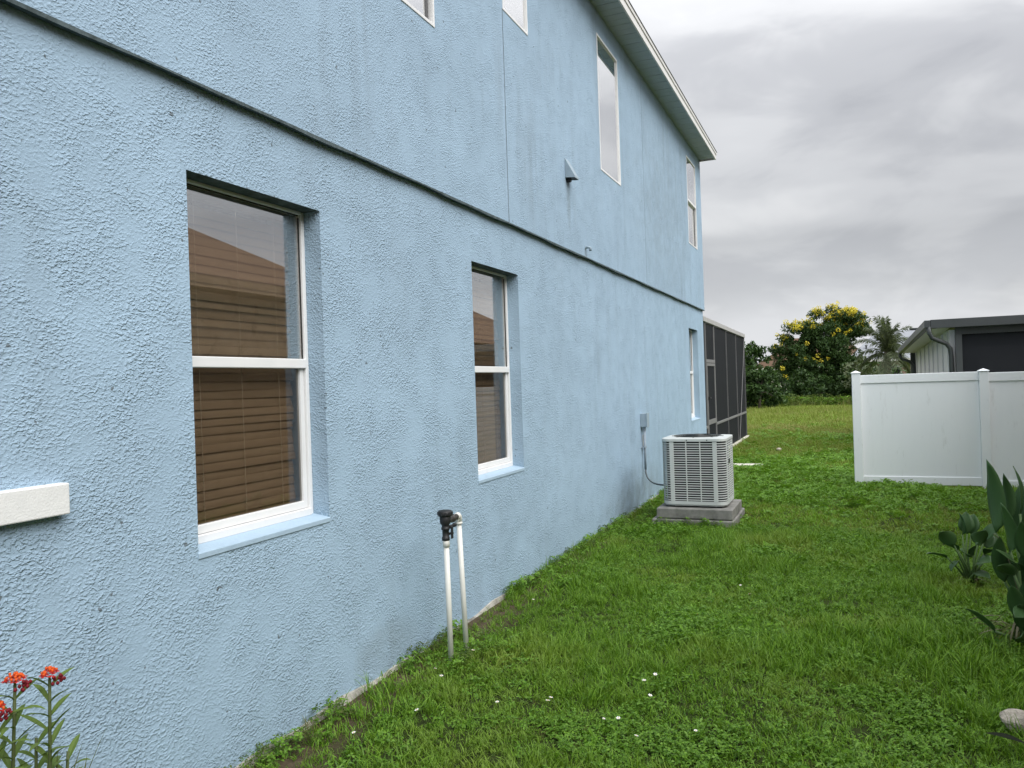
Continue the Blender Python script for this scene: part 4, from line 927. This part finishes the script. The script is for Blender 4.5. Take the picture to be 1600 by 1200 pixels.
def vnoise(x, y, f, seed):      # smooth value noise in numpy
    g = np.random.default_rng(seed); T = g.random((64, 64)); X_, Y_ = x*f, y*f; i = np.floor(X_).astype(int); j = np.floor(Y_).astype(int); u, v = X_-i, Y_-j; u = u*u*(3-2*u); v = v*v*(3-2*v)
    q = lambda a, b: T[a % 64, b % 64]
    return (q(i, j)*(1-u)+q(i+1, j)*u)*(1-v)+(q(i, j+1)*(1-u)+q(i+1, j+1)*u)*v
def keepout(x, y):
    k = (x > W+.02) | (y > 24)
    k &= ~((x > -2.17) & (x < -1.26) & (y > 9.32) & (y < 10.32)); k &= ~((x > -2.13) & (x < -1.52) & (y > 15.54) & (y < 15.84))
    k &= ~((x > 3.0) & (y < 12.2)); k &= ~((x > 1.9) & (y > 17.6) & (y < 26))
    k &= ~((y > 13.3) & (y < 13.4) & (x > .1)); k &= ~((x < W+.04) & (y > 16.4) & (y < 23.6))
    return k
def region(n, x0, x1, y0, y1):
    x = rng.uniform(x0, x1, n); y = rng.uniform(y0, y1, n); k = keepout(x, y) & (x > -.62*y-1.5) & (x < .30*y+1.6); return x[k], y[k]
# near lawn
x, y = region(42000, W, 3.2, 2.0, 9.5)
edge = np.clip((x-W-.02)/.55, 0, 1); keep = rng.random(len(x)) < (.22+.78*edge)*(.62+.6*vnoise(x, y, 1.1, 3)); x, y, edge = x[keep], y[keep], edge[keep]
cv = vnoise(x, y, .9, 8)*.65+vnoise(x, y, 2.7, 9)*.35
tall = vnoise(x, y, 1.6, 12)
idx = np.where(rng.random(len(x)) < np.clip((cv-.57)*5, .06, .75), rng.integers(4, 7, len(x)), rng.integers(0, 3, len(x)))
idx = np.where((tall > .62) & (rng.random(len(x)) < .4), 3, idx); idx = np.where(rng.random(len(x)) < .02+.14*(1-edge)+.4*np.clip(vnoise(x, y, 1.4, 77)-.72, 0, 1), 7, idx)
pts = np.stack([x, y, gz(x, y)], -1)
protos = [tuft('a', M['grass'], 13, .035, .085, .0062, .045, .85, 1), tuft('b', M['grass'], 12, .03, .07, .0078, .05, 1.1, 2), tuft('c', M['grass'], 14, .025, .07, .0055, .05, .95, 3),
          tuft('d', M['grass'], 12, .08, .16, .0062, .035, .8, 4), leafy('e', M['clover'], 11, .06, .015, .06, .021, 5), leafy('f', M['clover'], 11, .06, .01, .055, .031, 6, False), leafy('g', M['clover'], 14, .06, .02, .06, .017, 7),
          tuft('h', M['grass_dry'], 13, .03, .07, .004, .04, 1.0, 8)]
scatter('lawn_grass', 'short green lawn grass with clover beside the house', pts, protos, rng.uniform(.7, 1.25, len(x))*(.6+.75*vnoise(x, y, 1.1, 15)), idx)
# middle lawn
x, y = region(88000, -5.5, 8, 9.5, 29)
k = rng.random(len(x)) < np.clip(14/y, .3, 1); x, y = x[k], y[k]
cv = vnoise(x, y, .5, 28); idx = np.where(rng.random(len(x)) < np.clip((cv-.55)*3, .04, .4), rng.integers(3, 5, len(x)), rng.integers(0, 3, len(x))); idx = np.where(rng.random(len(x)) < np.clip((y-13)/14, 0, .92), 2, idx)
protos = [tuft('a', M['grass'], 16, .035, .07, .0075, .06, .9, 11, 2), tuft('b', M['grass'], 16, .03, .065, .008, .06, 1.1, 12, 2), tuft('c', M['field'], 14, .03, .07, .007, .06, .9, 13, 2), leafy('d', M['clover'], 12, .07, .02, .05, .026, 14), leafy('e', M['clover'], 14, .07, .02, .05, .022, 15, False)]
scatter('lawn_grass', 'lawn grass stretching from the air conditioner past the white fence', np.stack([x, y, gz(x, y)], -1), protos, rng.uniform(.8, 1.3, len(x))*(1+np.clip((y-9.5)/16, 0, .6)), idx)
# far field
x, y = region(56000, -14, 14, 23, 62)
k = rng.random(len(x)) < np.clip(30/y, .4, 1)*np.clip((y-23)/5, 0, 1); x, y = x[k], y[k]
cv = vnoise(x, y, .22, 38); idx = np.where(rng.random(len(x)) < np.clip((cv-.35)*1.6*np.clip((y-28)/14, 0, 1), .02, .5), 3, rng.integers(0, 3, len(x)))
protos = [tuft('a', M['field'], 16, .05, .11, .018, .16, .9, 21, 2), tuft('b', M['field'], 16, .04, .10, .02, .17, 1.1, 22, 2), tuft('c', M['grass'], 14, .05, .10, .018, .16, .9, 23, 2), tuft('d', M['field'], 14, .14, .30, .014, .12, .6, 24, 2)]
scatter('field_grass', 'rough yellowish field grass in front of the flowering tree', np.stack([x, y, gz(x, y)], -1), protos, rng.uniform(.8, 1.4, len(x)), idx, .15)
# weeds: along the wall foot, around the pads, and tall ones before the thicket
px, py = [], []
for yy in np.arange(2.3, 16, .016):
    if vnoise(np.array([yy]), np.array([.3]), 1.3, 50)[0]*1.15 > .42: px.append(W+.03+abs(rng.normal(0, .07))); py.append(yy)
for _ in range(150): px.append(rng.uniform(-2.60, -2.18)); py.append(rng.uniform(8.6, 10.6))
for _ in range(60): px.append(rng.uniform(-2.25, -1.2)); py.append(9.27+rng.normal(0, .04))
for _ in range(36): px.append(-2.33+rng.normal(0, .07)); py.append(4.42+rng.normal(0, .13))
px, py = np.array(px), np.array(py); k = keepout(px, py); px, py = px[k], py[k]
protos = [leafy('a', M['clover'], 20, .05, .02, .09, .020, 31, False), leafy('b', M['clover'], 18, .05, .02, .10, .02, 32), tuft('c', M['grass'], 12, .06, .17, .005, .03, .7, 33), tuft('d', M['grass_dry'], 8, .05, .14, .004, .03, .7, 34), leafy('e', M['shrub_l'], 14, .04, .02, .10, .02, 35, False)]
scatter('wall_weeds', 'leafy weeds growing along the foot of the blue wall', np.stack([px, py, gz(px, py)], -1), protos, rng.uniform(.6, 1.2, len(px)), rng.integers(0, 5, len(px)))
n = 520; px = rng.uniform(-6.5, 1.5, n); py = 48.6+rng.normal(0, 1.0, n)-.8*(px < -3); k = keepout(px, py); px, py = px[k], py[k]
protos = [leafy('a', M['shrub_l'], 30, .28, .05, .42, .13, 41, False), leafy('b', M['shrub_l'], 26, .25, .05, .55, .11, 42, False), tuft('c', M['grass_dry'], 26, .25, .55, .02, .2, .6, 43, 2), leafy('d', M['clover'], 26, .25, .05, .40, .12, 44, False)]
scatter('tall_weeds', 'tall yellow green weeds in front of the dark thicket', np.stack([px, py, gz(px, py)], -1), protos, rng.uniform(.6, 1.25, len(px)), rng.integers(0, 4, len(px)), .15)
